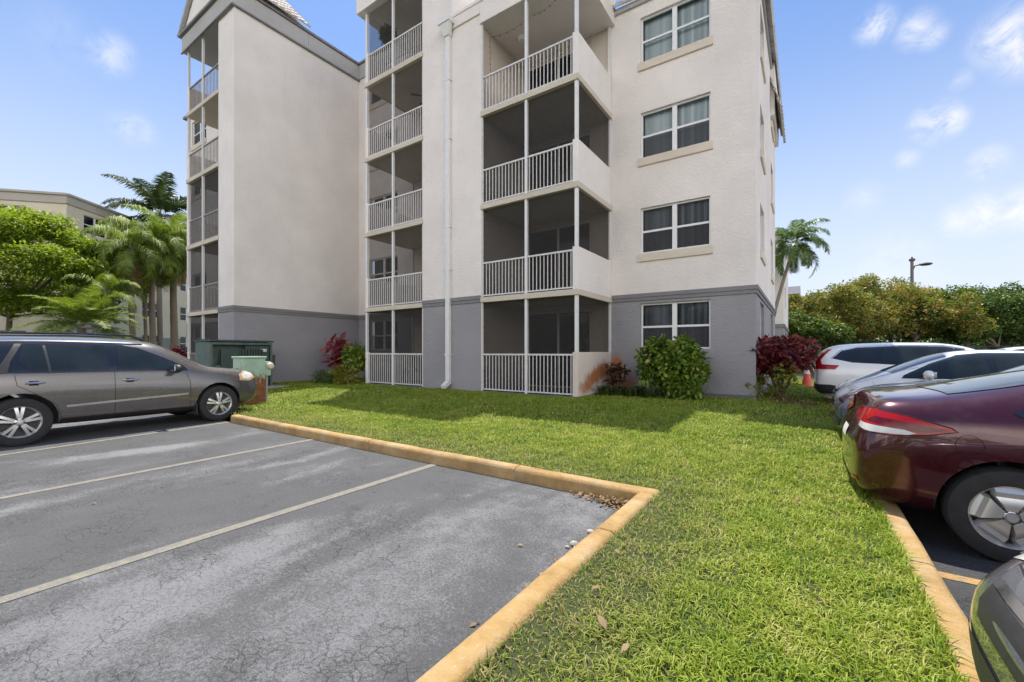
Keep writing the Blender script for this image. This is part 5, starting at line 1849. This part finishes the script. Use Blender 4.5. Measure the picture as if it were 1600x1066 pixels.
def palm(name, label, base, top, r0, r1, n, length, droop, mats, el=(-.3, 1.2), nl=34, ll=.6, lw=.045, hang=.6, group=None, dead=0, shaft=True, lean_mid=None, cat='palm tree'):
    root = thing(name, label, cat, (base[0], base[1], 0), group=group)
    B, T = Vector(base), Vector(top)
    b = MB(); pts = []; rad = []
    K = 16
    mid = lean_mid and Vector(lean_mid)
    for k in range(K + 1):
        f = k / K
        if mid: q = B * (1 - f) ** 2 + mid * 2 * f * (1 - f) + T * f * f
        else: q = B.lerp(T, f) + Vector((.04 * math.sin(f * 7 + base[0]), .04 * math.cos(f * 5), 0))
        pts.append(q); rad.append((r0 + (r1 - r0) * f) * (1.25 if k == 0 else 1) * (1 + .05 * (k % 2)))
    b.tube(pts, rad, 10)
    b.build('trunk', PBARK, root, smooth=True)
    if shaft:
        s = MB(); t = (pts[-1] - pts[-3]).normalized()
        s.tube([T - t * .05, T + t * .3, T + t * .75], [r1 * 1.15, r1 * 1.1, r1 * .5], 10)
        s.build('crownshaft', pm('palm_crownshaft', (.16, .20, .07), .5, var=.25), root, smooth=True)
    V, F, M = [], [], []
    c = np.array(T) + np.array([0, 0, .35 if shaft else .05])
    for k in range(n):
        az = 2.399 * k + random.uniform(-.2, .2); e = el[1] - (el[1] - el[0]) * (k + .5) / n + random.uniform(-.12, .12)
        frond(V, F, M, c, az, e, length * random.uniform(.85, 1.1), droop * random.uniform(.8, 1.2), nl, ll, lw, hang)
    def flush(nm, mm):
        np_mesh(nm, np.array(V), np.array(F), mm, root, mat_idx=np.array(M, np.int32))
    flush('fronds', [mats, pm('palm_rachis', (.22, .24, .09), .6)])
    if dead:
        V, F, M = [], [], []
        for k in range(dead):
            frond(V, F, M, np.array(T) - np.array([0, 0, .1]), random.uniform(0, 6.28), random.uniform(-1.2, -.7), length * .7, .6, 16, ll * .8, lw, .8)
        np_mesh('dead_fronds', np.array(V), np.array(F), [DRY, pm('dry_rachis', (.28, .19, .10), .8)], root, mat_idx=np.array(M, np.int32))
    return root


def at(px, d, z=0.):
    """point of the place seen along column px at forward distance d (used once, to read positions off the photograph)"""
    f = Vector((-math.sin(R(YAW)), math.cos(R(YAW)), 0)); r = Vector((math.cos(R(YAW)), math.sin(R(YAW)), 0))
    q = f * d + r * ((px - 800) / 668.0 * d)
    return Vector((q.x, q.y, z))


def zat(py, d):
    return CAM_H + (550 - py) / 668.0 * d


def build_plants():
    # --- wide bright tree at the far left
    c = at(12, 22)
    bl = []
    rr = random.Random(4)
    for k in range(80):
        a = rr.uniform(0, 6.283); q = math.sqrt(rr.random()) * 4.9
        h = 8.75 - (q / 5.0) ** 2 * 3.5 + rr.uniform(-.7, .2)
        bl.append((c.x + q * math.cos(a), c.y + q * math.sin(a), h, rr.uniform(.7, 1.25), rr.uniform(.7, 1.25), rr.uniform(.3, .5)))
    for k in range(64):
        a = rr.uniform(0, 6.283); q = rr.uniform(1.2, 4.7)
        bl.append((c.x + q * math.cos(a), c.y + q * math.sin(a), rr.uniform(3.7, 6.2), rr.uniform(.7, 1.1), rr.uniform(.7, 1.1), rr.uniform(.3, .45)))
    tree('canopy_tree', 'broad bright green feathery canopy tree at the far left, before the tan block', (c.x, c.y), 3.2, .13, bl, 74000, .17, GREEN_BRIGHT, bark=DARKBARK, shell=.25, aspect=.5, up=.75)
    # --- palms between the tree and the wing
    q = at(238, 25); palm('queen_palm', 'palm with drooping bright fronds at the middle of the left palm clump', (q.x, q.y, 0), (q.x + .2, q.y, zat(395, 25)), .17, .12, 28, 3.2, 2.6, PALM, el=(-.5, 1.35), nl=56, ll=.9, lw=.055, hang=1.8, group='palms beside the left wing', dead=5)
    q = at(205, 23); palm('queen_palm', 'palm leaning left with yellowish drooping fronds, leftmost trunk of the palm clump', (q.x + .5, q.y, 0), (q.x, q.y, zat(400, 23)), .15, .11, 20, 2.5, 2.8, PALM, el=(-.6, 1.2), nl=54, ll=.8, lw=.05, hang=1.9, group='palms beside the left wing', dead=4)
    q = at(272, 27); palm('queen_palm', 'palm with straight grey trunk and brown hanging fronds, next to the wing balconies', (q.x, q.y, 0), (q.x, q.y, zat(390, 27)), .22, .16, 28, 3.2, 1.8, PALM, el=(-.5, 1.25), nl=52, ll=.8, lw=.06, hang=1.1, group='palms beside the left wing', dead=7)
    q = at(250, 34); palm('tall_palm', 'tallest dark palm standing behind the left clump, fronds against the sky', (q.x, q.y, 0), (q.x, q.y, zat(345, 34)), .2, .15, 18, 4.2, 1.3, PALMD, el=(-.5, 1.4), nl=64, ll=.95, lw=.10, hang=.7, group='palms beside the left wing')
    q = at(226, 26); palm('slender_palm', 'slender pale leaning trunk with small crown within the left palm clump', (q.x + 1.2, q.y - .2, 0), (q.x, q.y, zat(430, 26)), .10, .08, 14, 2.4, 1.9, PALM, el=(-.6, 1.1), nl=36, ll=.6, lw=.05, hang=1.0, group='palms beside the left wing', lean_mid=(q.x + .1, q.y, 2.4))
    q = at(165, 21); palm('feather_palm', 'feathery arching palm above the grey SUV bonnet side, left of the clump', (q.x, q.y, 0), (q.x, q.y, zat(470, 21)), .13, .1, 14, 2.0, 2.2, PALM, el=(-.3, 1.3), nl=44, ll=.55, lw=.045, hang=1.4, group='palms beside the left wing')
    q = at(128, 19); palm('low_palm', 'low fountain-like palm with stiff arching fronds just over the grey SUV roof', (q.x, q.y, 0), (q.x, q.y, zat(512, 19)), .16, .14, 30, 2.3, 1.35, PALM, el=(-.1, 1.35), nl=50, ll=.5, lw=.05, hang=.3, group='palms beside the left wing', shaft=False)
    # --- leaning palm to the right of the building
    q = at(1240, 23.5); palm('leaning_palm', 'leaning palm with curved grey trunk and bushy crown, right of the main building', (q.x - 1.6, q.y - .6, 0), (q.x, q.y, zat(390, 23.5)), .11, .07, 22, 2.3, 2.2, PALMD2, el=(-.55, 1.35), nl=44, ll=.55, lw=.055, hang=1.0, lean_mid=(q.x - .75, q.y - .3, 4.6))
    # --- trees beyond the right lot
    rr = random.Random(9)
    for i, (px, d, top, w, mat, lab) in enumerate((
            (1292, 36, 444, 3.8, AUTUMN, 'orange-tinged tree at the left of the autumn-toned row, right of the leaning palm'),
            (1352, 38, 436, 4.2, AUTUMN, 'rusty orange-green tree at the middle of the autumn-toned row'),
            (1322, 40, 440, 3.6, AUTUMN, 'olive-orange tree filling in between the left and middle autumn-toned trees'),
            (1390, 40, 437, 3.8, AUTUMN, 'olive-orange tree filling in between the middle tree and the lamp post'),
            (1425, 36, 444, 3.8, AUTUMN, 'orange-tinged tree just under the lamp post, right end of the autumn row'),
            (1236, 34, 478, 2.0, GREEN_MID, 'small fresh green tree in front of the dark roofed house'),
            (1278, 33, 502, 1.6, GREEN_MID, 'small light green tree under the left end of the autumn row'),
            (1478, 37, 452, 2.8, GREEN_MID, 'green tree directly right of the autumn-toned row'),
            (1535, 36, 449, 3.0, GREEN_DEEP, 'dark glossy green tree behind the roofline of the white saloon'),
            (1590, 37, 440, 3.2, GREEN_DEEP, 'dark green tree at the right edge, tallest of the glossy row'),
            (1665, 37, 445, 3.4, GREEN_DEEP, 'dark green tree cut off by the right picture edge'))):
        q = at(px, d); zt = zat(top + 9, d)
        low = 1.5 if mat is not GREEN_DEEP else .9
        c = (q.x, q.y, (zt + low) / 2 + .2)
        bl = crown_blobs(c, (w * 1.12, w, (zt - low) / 2), 44, .85 if w > 2.5 else .6, .8, seed=i * 7 + 1)
        tree('hedge_tree', lab, (q.x, q.y), low + .9, .13, bl, 22000 if w > 2.5 else 9000, .19 if mat is AUTUMN else .21, mat, group='trees beyond the right car park', bark=BARK, shell=.45, trunks=2 if mat is GREEN_DEEP else 1, up=.4)
    # far green mass that closes the gaps behind the row
    p, d = [], []
    bl = []
    for k in range(120):
        px = rr.uniform(1215, 1800); q = at(px, rr.uniform(43, 50))
        bl.append((q.x, q.y, rr.uniform(.2, 5.2), 1.5, 1.5, 1.2))
    pts, dd = blob_points(bl, 30000, .4)
    tag(leaf_mesh('thicket', pts, .38, GREEN_DEEP, None, aspect=.55, up=.4), 'dense dark thicket closing the gaps behind the tree row', 'thicket', kind='stuff')
    # tree belt across the road behind the photographer, seen mirrored in the windows and car paint
    bl = [(rr.uniform(-45, 40), rr.uniform(-34, -29), rr.uniform(.6, 6.2), 2.0, 2.0, 1.5) for k in range(150)]
    pts, dd = blob_points(bl, 16000, .5)
    tag(leaf_mesh('thicket', pts, .6, GREEN_MID, None, aspect=.6, up=.4), 'tall green tree belt behind the photographer, mirrored in windows and paintwork', 'thicket', kind='stuff')
    # --- shrubs at the building
    # variegated schefflera
    x, y = -2.86, 11.15
    root = thing('variegated_shrub', 'rounded bushy green shrub with yellow flecks under the ground floor window', 'shrub', (x, y, .23))
    bl = crown_blobs((x, y, 1.02), (.76, .50, .72), 34, .25, .95, seed=3) + [(x, y, .8, .5, .35, .5), (x + .55, y - .25, .55, .3, .25, .35), (x + .35, y - .3, .4, .3, .22, .3)]
    p, d = blob_points(bl, 5200, .5)
    leaf_mesh('foliage', p, .135, VARIEG, root, aspect=.5, up=.55, outward=d * .8, droop=.35)
    b = MB(); branchy(b, (x, y, .2), [(x + random.uniform(-.5, .5), y + random.uniform(-.25, .25), random.uniform(.8, 1.5)) for _ in range(9)], .022, 6); b.build('stems', DARKBARK, root)
    # red croton at the corner
    x, y = -.52, 12.70
    root = thing('croton_shrub', 'dark red croton shrub with yellow-green lower leaves at the right corner of the building', 'shrub', (x, y, .2))
    bl = [(x + rr.uniform(-.5, .5), y + rr.uniform(-.5, .5), rr.uniform(1.05, 1.6), .24, .24, .2) for _ in range(26)]
    p, d = blob_points(bl, 3600, .4); leaf_mesh('foliage', p, .15, CROTON, root, aspect=.38, up=.35, outward=d, droop=.2)
    bl = [(x + rr.uniform(-.6, .35), y + rr.uniform(-.6, .2), rr.uniform(.45, 1.05), .2, .2, .16) for _ in range(11)]
    p, d = blob_points(bl, 520, .4); leaf_mesh('lower_leaves', p, .13, CROTON_Y, root, aspect=.42, up=.45, outward=d)
    b = MB(); branchy(b, (x, y, .15), [(x + random.uniform(-.5, .5), y + random.uniform(-.5, .5), random.uniform(.9, 1.5)) for _ in range(14)], .022, 6); b.build('stems', DARKBARK, root)
    # bronze plant by the rust stain
    x, y = -4.22, 11.25
    root = thing('bronze_plant', 'small bronze-leaved plant on a thin stem before the rust stain', 'plant', (x, y, .23))
    bl = [(x + rr.uniform(-.2, .22), y + rr.uniform(-.15, .15), rr.uniform(.62, 1.0), .11, .11, .09) for _ in range(8)]
    p, d = blob_points(bl, 190, .3); leaf_mesh('foliage', p, .17, BRONZE, root, aspect=.35, up=.3, outward=d, droop=.3)
    b = MB(); branchy(b, (x, y, .15), [(x + random.uniform(-.2, .2), y, random.uniform(.7, .95)) for _ in range(5)], .012, 6); b.build('stems', DARKBARK, root)
    # strap-leaved border plants: clumps one could count
    for i in range(11):
        x = -4.45 + i * .235 + rr.uniform(-.05, .05); y = 10.85 + rr.uniform(-.18, .2) + .02 * i
        V, F = [], []
        for k in range(64):
            a = rr.uniform(0, 6.283); L = rr.uniform(.28, .52); w = .012
            d0 = np.array([math.cos(a), math.sin(a), 0]); s = np.array([-d0[1], d0[0], 0]) * w
            p0 = np.array([x, y, .2]) + d0 * rr.uniform(0, .06)
            sp = rr.uniform(.35, 1.0)
            p1 = p0 + d0 * L * .3 * sp + np.array([0, 0, L * .62]); p2 = p1 + d0 * L * .45 * sp + np.array([0, 0, L * (.22 - .5 * sp)])
            j = len(V); V += [p0 - s, p0 + s, p1 + s, p1 - s, p2 + s * .3, p2 - s * .3]
            F += [(j, j + 1, j + 2, j + 3), (j + 3, j + 2, j + 4, j + 5)]
        o = np_mesh('lily_turf', np.array(V), np.array(F), LILY)
        tag(o, 'dark strap-leaved grass clump in the border row under the bushy green shrub', 'border plant', 'strap-leaved clumps along the building foot')
    # bed at the tower's left corner
    q = (-13.9, 10.0)
    root = thing('ti_plant', 'deep red broad-leaved plant standing against the grey wall left of the tower balcony', 'plant', (q[0] - 1.05, q[1], .23))
    x, y = q[0] - 1.05, q[1]
    bl = [(x + rr.uniform(-.35, .35), y + rr.uniform(-.25, .25), rr.uniform(.9, 1.75), .22, .22, .2) for _ in range(12)]
    p, d = blob_points(bl, 420, .2); leaf_mesh('foliage', p, .30, TI_RED, root, aspect=.32, up=.35, outward=d, droop=.25)
    b = MB(); branchy(b, (x, y, .15), [(x + random.uniform(-.3, .3), y, random.uniform(1.0, 1.6)) for _ in range(6)], .018, 6); b.build('stems', DARKBARK, root)
    x, y = q[0] + .15, q[1] - .15
    root = thing('croton_shrub', 'green croton with yellow veins between the red plant and the tower balcony', 'shrub', (x, y, .23))
    bl = crown_blobs((x, y, 1.15), (.42, .35, .55), 16, .2, .9, seed=12)
    p, d = blob_points(bl, 1100, .4); leaf_mesh('foliage', p, .2, VARIEG, root, aspect=.35, up=.5, outward=d, droop=.4)
    b = MB(); branchy(b, (x, y, .15), [(x + random.uniform(-.3, .3), y, random.uniform(.8, 1.4)) for _ in range(6)], .018, 6); b.build('stems', DARKBARK, root)
    x, y = q[0] - .75, q[1] - .75
    root = thing('low_shrub', 'low spreading dark green shrub at the foot of the red plant', 'shrub', (x, y, .2))
    bl = crown_blobs((x, y, .4), (.75, .4, .28), 18, .2, .8, seed=5)
    p, d = blob_points(bl, 1500, .4); leaf_mesh('foliage', p, .09, GREEN_MID, root, aspect=.4, up=.5, outward=d)
    b = MB(); branchy(b, (x, y, .15), [(x + random.uniform(-.5, .5), y, random.uniform(.3, .5)) for _ in range(6)], .012, 5); b.build('stems', DARKBARK, root)
    x, y = q[0] + .3, q[1] - .7
    root = thing('yellow_shrub', 'low yellow-green shrub in front of the green croton by the tower balcony', 'shrub', (x, y, .2))
    bl = crown_blobs((x, y, .55), (.42, .35, .36), 14, .17, .8, seed=6)
    p, d = blob_points(bl, 900, .4); leaf_mesh('foliage', p, .11, CROTON_Y, root, aspect=.4, up=.5, outward=d)
    b = MB(); branchy(b, (x, y, .15), [(x + random.uniform(-.3, .3), y, random.uniform(.4, .7)) for _ in range(6)], .012, 5); b.build('stems', DARKBARK, root)
    # plants by the wing's left balcony
    q = at(283, 19.5)
    root = thing('croton_shrub', 'red-leaved shrub beside the ground floor balcony of the left wing', 'shrub', (q.x, q.y, .1))
    bl = crown_blobs((q.x, q.y, 1.0), (.5, .5, .7), 14, .25, .9, seed=8); p, d = blob_points(bl, 700, .3)
    leaf_mesh('foliage', p, .2, TI_RED, root, aspect=.35, up=.4, outward=d); b = MB(); branchy(b, (q.x, q.y, 0), [(q.x + .1 * k - .2, q.y, 1.2) for k in range(4)], .02, 5); b.build('stems', DARKBARK, root)
    q = at(264, 20.5)
    root = thing('yellow_shrub', 'yellow shrub left of the red-leaved shrub, at the foot of the palms', 'shrub', (q.x, q.y, .1))
    bl = crown_blobs((q.x, q.y, .9), (.6, .5, .6), 14, .25, .9, seed=9); p, d = blob_points(bl, 800, .3)
    leaf_mesh('foliage', p, .17, CROTON_Y, root, aspect=.4, up=.4, outward=d); b = MB(); branchy(b, (q.x, q.y, 0), [(q.x + .1 * k - .2, q.y, 1.2) for k in range(4)], .02, 5); b.build('stems', DARKBARK, root)
    # mulch at the croton's foot
    n = 420
    px_ = RNG.normal(-.35, .38, n); py_ = RNG.normal(12.25, .38, n); ok = (px_ > -.95) & (px_ < .25)
    pts = np.stack([px_[ok], py_[ok], np.array([lawn_z(a, b_) for a, b_ in zip(px_[ok], py_[ok])]) + .03], 1)
    tag(leaf_mesh('mulch', pts, .09, DRY, None, aspect=.5, up=.8), 'brown bark and leaf mulch under the red croton', 'mulch', kind='stuff')
    # dead leaves lying in the kerb corner and scattered on grass and asphalt
    P_ = []
    for k in range(360):
        u = abs(rr.gauss(0, .20)); v = abs(rr.gauss(0, .07))
        P_.append((KX - .10 - min(u, .62), KY - .11 - v * (1.2 - min(u, .6)), .012 + rr.random() * .025))
    for k in range(26):
        P_.append((KX - .11 - abs(rr.gauss(0, .05)), rr.uniform(1.6, 3.8), .012))
    for k in range(11):
        P_.append((rr.uniform(-6, -1.4), rr.uniform(1.0, 3.8), .01))
    o = leaf_mesh('leaf_litter', np.array(P_), .045, DRY, None, aspect=.5, up=.9)
    tag(o, 'dry brown leaves drifted into the inner corner of the ochre kerb', 'leaf litter', kind='stuff')
    P_ = []
    for k in range(26):
        x = rr.uniform(-1.0, .45); y = rr.uniform(1.2, 6.5); P_.append((x, y, lawn_z(x, y) + .035))
    o = leaf_mesh('leaf_litter', np.array(P_), .06, DRY, None, aspect=.5, up=.9)
    tag(o, 'scattered dead leaves caught in the lawn', 'leaf litter', kind='stuff')


PALMD2 = leafmat('coconut_palm_leaflet', [(.05, (.03, .06, .014)), (.6, (.09, .16, .028)), (1, (.20, .26, .055))], .3, .35)
build_plants()
# ------------------------------------------------------------------ things standing about
def build_things():
    # --- big dark green transformer cabinet, its doors towards the lot
    dk = pm('transformer_green', (.035, .06, .052), .45, var=.2, scale=5)
    dk2 = pm('transformer_green_faded', (.085, .125, .11), .55, var=.25, scale=4)
    X0, X1, Y0, Y1 = -16.15, -15.0, 5.58, 7.42
    root = thing('transformer_cabinet', 'large dark green transformer cabinet on a concrete pad against the left wing', 'transformer', (-15.5, 6.4, .15))
    b = MB(); b.box(X0 - .25, X1 + .55, Y0 - .2, Y1 + .25, .02, .25); b.build('pad', pm('pad_concrete', (.33, .31, .29), .95, bmp=.01), root, bevel=.02)
    b = MB(); b.box(X0, X1 - .32, Y0, Y1, .25, 1.72); b.build('tank', dk2, root, bevel=.02)
    b = MB(); b.box(X0 - .04, X1 + .05, Y0 - .03, Y1 + .03, 1.72, 1.77); b.prism([(X0 - .04, Y0 - .03, 1.77), (X1 + .05, Y0 - .03, 1.77), ((X0 + X1) / 2, Y0 - .03, 1.80)], (0, Y1 - Y0 + .06, 0)); b.build('lid', dk, root, bevel=.01)
    b = MB(); b.box(X1 - .32, X1, Y0, Y0 + .06, .25, 1.70); b.box(X1 - .32, X1, Y1 - .06, Y1, .25, 1.70); b.box(X1 - .34, X1 - .30, Y0 + .06, Y1 - .06, .25, 1.70); b.box(X1 - .05, X1, Y0 + .06, Y1 - .06, 1.63, 1.70); b.build('cabinet_frame', dk2, root)
    b = MB(); b.box(X1 - .10, X1 - .015, Y0 + .30, Y0 + .98, .27, 1.50); b.build('door', dk, root, bevel=.012)
    b = MB(); b.box(X1 - .10, X1 - .015, Y0 + 1.0, Y1 - .09, .27, 1.60); d = b.build('door', dk, root, bevel=.012)
    l = MB()
    for k in range(9):
        y = Y0 + .80 + k * .085
        l.box(X1 - .015, X1 + .035, y, y + .045, 1.28, 1.48)
    l.build('cooling_fins', dk, root)
    b = MB(); b.box(X1 - .014, X1 - .006, Y1 - .36, Y1 - .18, 1.40, 1.50); b.build('data_plate', pm('label_white', (.62, .62, .60), .5), d)
    b = MB(); b.box(X1 - .012, X1 + .02, Y0 + .14, Y0 + .26, .72, .98); b.build('latch_box', dk2, root, bevel=.01)
    b = MB(); b.box(X1 - .2, X1 - .04, Y1 + .001, Y1 + .12, .95, 1.30); b.build('side_box', dk, root, bevel=.01)

    # --- small pale green utility pedestal, rusted below
    m, N, L, P, O = newmat('pedestal_paint')
    g = geopos(N); sx = N.new('ShaderNodeSeparateXYZ'); L.new(g, sx.inputs[0])
    nz = noise(N, L, g, 4.5, 7, .65); st = noise(N, L, geopos(N, (9, 9, 1.1), L), 1.6, 5, .6)
    h = math_(N, L, 'ADD', sx.outputs['Z'], mrange(N, L, math_(N, L, 'ADD', nz, st), .7, 1.3, -.22, .22))
    k = mrange(N, L, h, .80, .68, 0, 1, True)
    rc = ramp(N, L, noise(N, L, g, 9, 6, .7), [(.3, (.13, .04, .015)), (.6, (.27, .10, .035)), (.8, (.36, .22, .13))])
    pc = ramp(N, L, nz, [(.3, (.27, .39, .29)), (.7, (.36, .49, .38))])
    sp = mrange(N, L, noise(N, L, g, 14, 6, .75), .66, .74, 0, .7)
    c = mixc(N, L, k, mixc(N, L, sp, pc, (.30, .20, .12)), rc)
    L.new(c, P.inputs['Base Color']); P.inputs['Roughness'].default_value = .75
    bump(N, L, noise(N, L, g, 30, 5), .5, .006, P)
    x0, x1, y0, y1 = -11.62, -11.12, 4.80, 5.34
    root = thing('utility_box', 'pale mint-green utility box rusted brown below, on the lawn before the SUV nose', 'utility box', (-11.4, 5.0, .12))
    b = MB(); b.box(x0, x1, y0, y1, .08, 1.24); b.build('cabinet', m, root, bevel=.015)
    b = MB(); b.box(x0 - .025, x1 + .025, y0 - .025, y1 + .025, 1.24, 1.29); b.build('lid', m, root, bevel=.012)
    b = MB(); b.box(x0 + .05, x1 - .05, y0 - .014, y0 - .001, .30, 1.17); d = b.build('door', m, root, bevel=.004)
    b = MB(); b.box(x0 + .16, x0 + .20, y0 - .045, y0 - .015, .82, .96); b.lathe([(0, -.04), (.022, -.04), (.022, 0)], (x0 + .30, y0 - .014, .98), 'y', 12); b.build('latch', BLACKP, d)
    b = MB(); b.box(x1 - .22, x1 - .02, y1 + .001, y1 + .14, .80, 1.16); b.build('meter_box', m, root, bevel=.012)
    b = MB(); b.lathe([(.085, 0), (.085, .06), (.065, .11), (0, .12)], (x1 - .02, y1 + .10, 1.05), 'x', 20); b.build('meter', pm('meter_cream', (.62, .56, .42), .35), root, smooth=True)
    b = MB(); b.tube([(x1 - .10, y1 + .07, .1), (x1 - .10, y1 + .07, .80)], .025, 10); b.build('conduit', pm('conduit_grey', (.36, .35, .33), .6), root, smooth=True)

    # --- tall traffic delineator
    q = at(1261, 15.6)
    org = pm('cone_orange', (.75, .10, .06), .5, var=.12); whb = pm('cone_white_band', (.72, .70, .68), .5)
    z = .10
    root = thing('traffic_cone', 'tall orange-red traffic cone with pale band behind the red croton', 'traffic cone', (q.x, q.y, z))
    b = MB(); b.lathe([(.21, z), (.21, z + .05), (.17, z + .08), (.105, z + .42), (.082, z + .70), (.07, z + .86), (.075, z + .90), (.045, z + .94), (.045, z + 1.06), (0, z + 1.07)], (q.x, q.y, 0), 'z', 24); b.build('body', org, root, smooth=True)
    b = MB(); b.lathe([(.100, z + .50), (.085, z + .70)], (q.x, q.y, 0), 'z', 24); b.build('band', whb, root, smooth=True)

    # --- parking lamp beyond the trees
    q = at(1425, 44)
    lm = pm('lamp_bronze', (.055, .05, .045), .5)
    root = thing('street_lamp', 'dark parking lot lamp post with one curved arm rising over the trees', 'street lamp', (q.x, q.y, 0))
    zt = zat(408, 44)
    b = MB(); b.tube([(q.x, q.y, -.1), (q.x, q.y, zt)], [.19, .13], 10); b.build('pole', pm('lamp_pole', (.16, .14, .12), .7), root, smooth=True)
    e = at(1440, 44); e2 = at(1452, 44)
    b = MB(); b.tube([(q.x, q.y, zt - 1.1), (q.x + (e.x - q.x) * .3, q.y + (e.y - q.y) * .3, zt - .5), (e.x, e.y, zt - .35)], [.06, .06, .06], 8); b.build('arm', lm, root, smooth=True)
    b = MB(); b.ico(((e.x + e2.x) / 2, (e.y + e2.y) / 2, zt - .32), .62, sq=(.9, .62, .26), sub=3); b.build('lamp_head', lm, root, smooth=True)
    b = MB(); b.box(q.x - .22, q.x + .22, q.y - .2, q.y + .2, zt, zt + .22); b.tube([(q.x, q.y, zt + .2), (q.x, q.y, zt + .42)], .07, 8); b.build('sensor', lm, root)

    # --- chain-link fence at the back of the right lot
    A = at(1300, 31.5); B = at(1760, 30)
    fm = pm('fence_green_black', (.03, .04, .035), .6)
    root = thing('chain_link_fence', 'dark green chain-link fence running below the trees at the back of the car park', 'fence', (A.x, A.y, 0))
    n = 10; mb = MB(); d = B - A
    for k in range(n + 1):
        p = A + d * k / n; q = MB(); q.tube([(p.x, p.y, -.2), (p.x, p.y, 1.82)], .035, 8); q.build('post', fm, root, smooth=True)
    mb.tube([(A.x, A.y, 1.80), (B.x, B.y, 1.80)], .026, 6); mb.build('top_rail', fm, root, smooth=True)
    w = MB(); L_ = d.length; u = d.normalized(); st = .16
    k = -1.9
    i = 0
    while k < L_:
        for s in (1, -1):
            a0, a1 = (k, k + 1.9) if s > 0 else (k + 1.9, k)
            p0 = A + u * min(max(a0, 0), L_); p1 = A + u * min(max(a1, 0), L_)
            z0 = 0 if 0 <= a0 <= L_ else None
            if 0 <= a0 <= L_ and 0 <= a1 <= L_:
                w.tube([(p0.x, p0.y, -.08), (p1.x, p1.y, 1.8)], .006, 3, cap=False)
        k += st
    w.build('mesh', fm, root)

    # --- fern basket on the top tower balcony, ceiling fan and strings of lights
    x, y, z = -12.62, 10.40, 13.02
    root = thing('hanging_fern', 'dark round hanging fern basket on the top tower balcony', 'hanging plant', (x, y, z))
    bl = [(x, y, z, .24, .24, .23)]; p, dd = blob_points(bl, 1500, .3)
    leaf_mesh('foliage', p, .15, PALMD, root, aspect=.2, up=.3, outward=dd * 1.5, droop=.2)
    b = MB(); b.tube([(x, y, z), (x, y, ROOF5 - .01)], .006, 5); b.lathe([(0, z - .12), (.12, z - .10), (.18, z + .05)], (x, y, 0), 'z', 16); b.build('basket', BLACKP, root)
    # a plain ceiling fan, fourth storey of the tower
    x, y = -11.2, 11.0
    zc = zf(4)
    root = thing('ceiling_fan', 'dark ceiling fan with pale globe inside the tower balcony below the top one', 'ceiling fan', (x, y, zc))
    b = MB(); b.tube([(x, y, zc - .005), (x, y, zc - .3)], .02, 8); b.lathe([(.02, zc - .30), (.1, zc - .31), (.1, zc - .40), (.02, zc - .42)], (x, y, 0)); b.build('motor', BLACKP, root, smooth=True)
    for k in range(5):
        a = k * 1.2566 + .3; u = Vector((math.cos(a), math.sin(a), 0)); s = Vector((-u.y, u.x, .15)) * .06; c = Vector((x, y, zc - .36))
        b = MB(); b.prism([c + u * .1 - s * .6, c + u * .58 - s, c + u * .6 + s, c + u * .1 + s * .6], (0, 0, .008)); b.build('blade', BLACKP, root)
    b = MB(); b.ico((x, y, zc - .47), .075); b.build('globe', WHITE, root, smooth=True)
    # string of lights swagged under the top bay ceiling
    b = MB(); pts = []
    for (p0, p1, sag) in (((-7.60, 9.95, 10.6), (-7.60, 9.98, 9.6), .0), ((-7.60, 9.95, 10.6), (-6.3, 10.2, 10.85), .12), ((-6.3, 10.2, 10.85), (-5.2, 10.0, 10.9), .14)):
        q = []
        for k in range(13):
            f = k / 12; v = Vector(p0).lerp(Vector(p1), f); v.z -= sag * 4 * f * (1 - f); q.append(v)
        b.tube(q, .006, 4)
        for v in q[1:-1:2]: b.ico(v - Vector((0, 0, .03)), .018, sub=1)
    tag(b.build('string_lights', pm('string_light_wire', (.10, .09, .07), .6)), 'thin string of small bulbs swagged under the top right balcony ceiling', 'string lights')
    # chairs seen behind the rails of the ground floor balcony
    for (x, y, a, lab) in ((-12.3, 11.2, .4, 'dark patio chair behind the ground floor tower railing'),):
        root = thing('patio_chair', lab, 'chair', (x, y, FL0), a, local=True)
        b = MB(); b.box(-.25, .25, -.25, .25, .42, .46); b.build('seat', BLACKP, root, bevel=.01)
        b = MB(); b.box(-.25, .25, .22, .26, .46, .95); b.build('backrest', BLACKP, root, bevel=.01)
        for sx_ in (-.22, .22):
            for sy_ in (-.22, .22):
                b = MB(); b.tube([(sx_, sy_, 0), (sx_ * .95, sy_ * .95, .43)], .016, 6); b.build('leg', BLACKP, root)
    # small stones by the kerb
    rr = random.Random(3)
    for (x, y, s) in ((-1.36, 3.06, .026), (-1.33, 2.93, .02), (-1.37, 2.80, .028), (-1.34, 2.76, .018), (-1.40, 2.74, .015)):
        b = MB(); b.ico((x, y, s * .55), s, jit=.12, sq=(1.2, .9, .7), sub=2)
        tag(b.build('pebble', pm('pebble_grey', (.36, .33, .29), .9, var=.3, scale=30), smooth=True), 'small grey pebble on the asphalt beside the ochre kerb', 'pebble', 'pebbles along the kerb')


build_things()
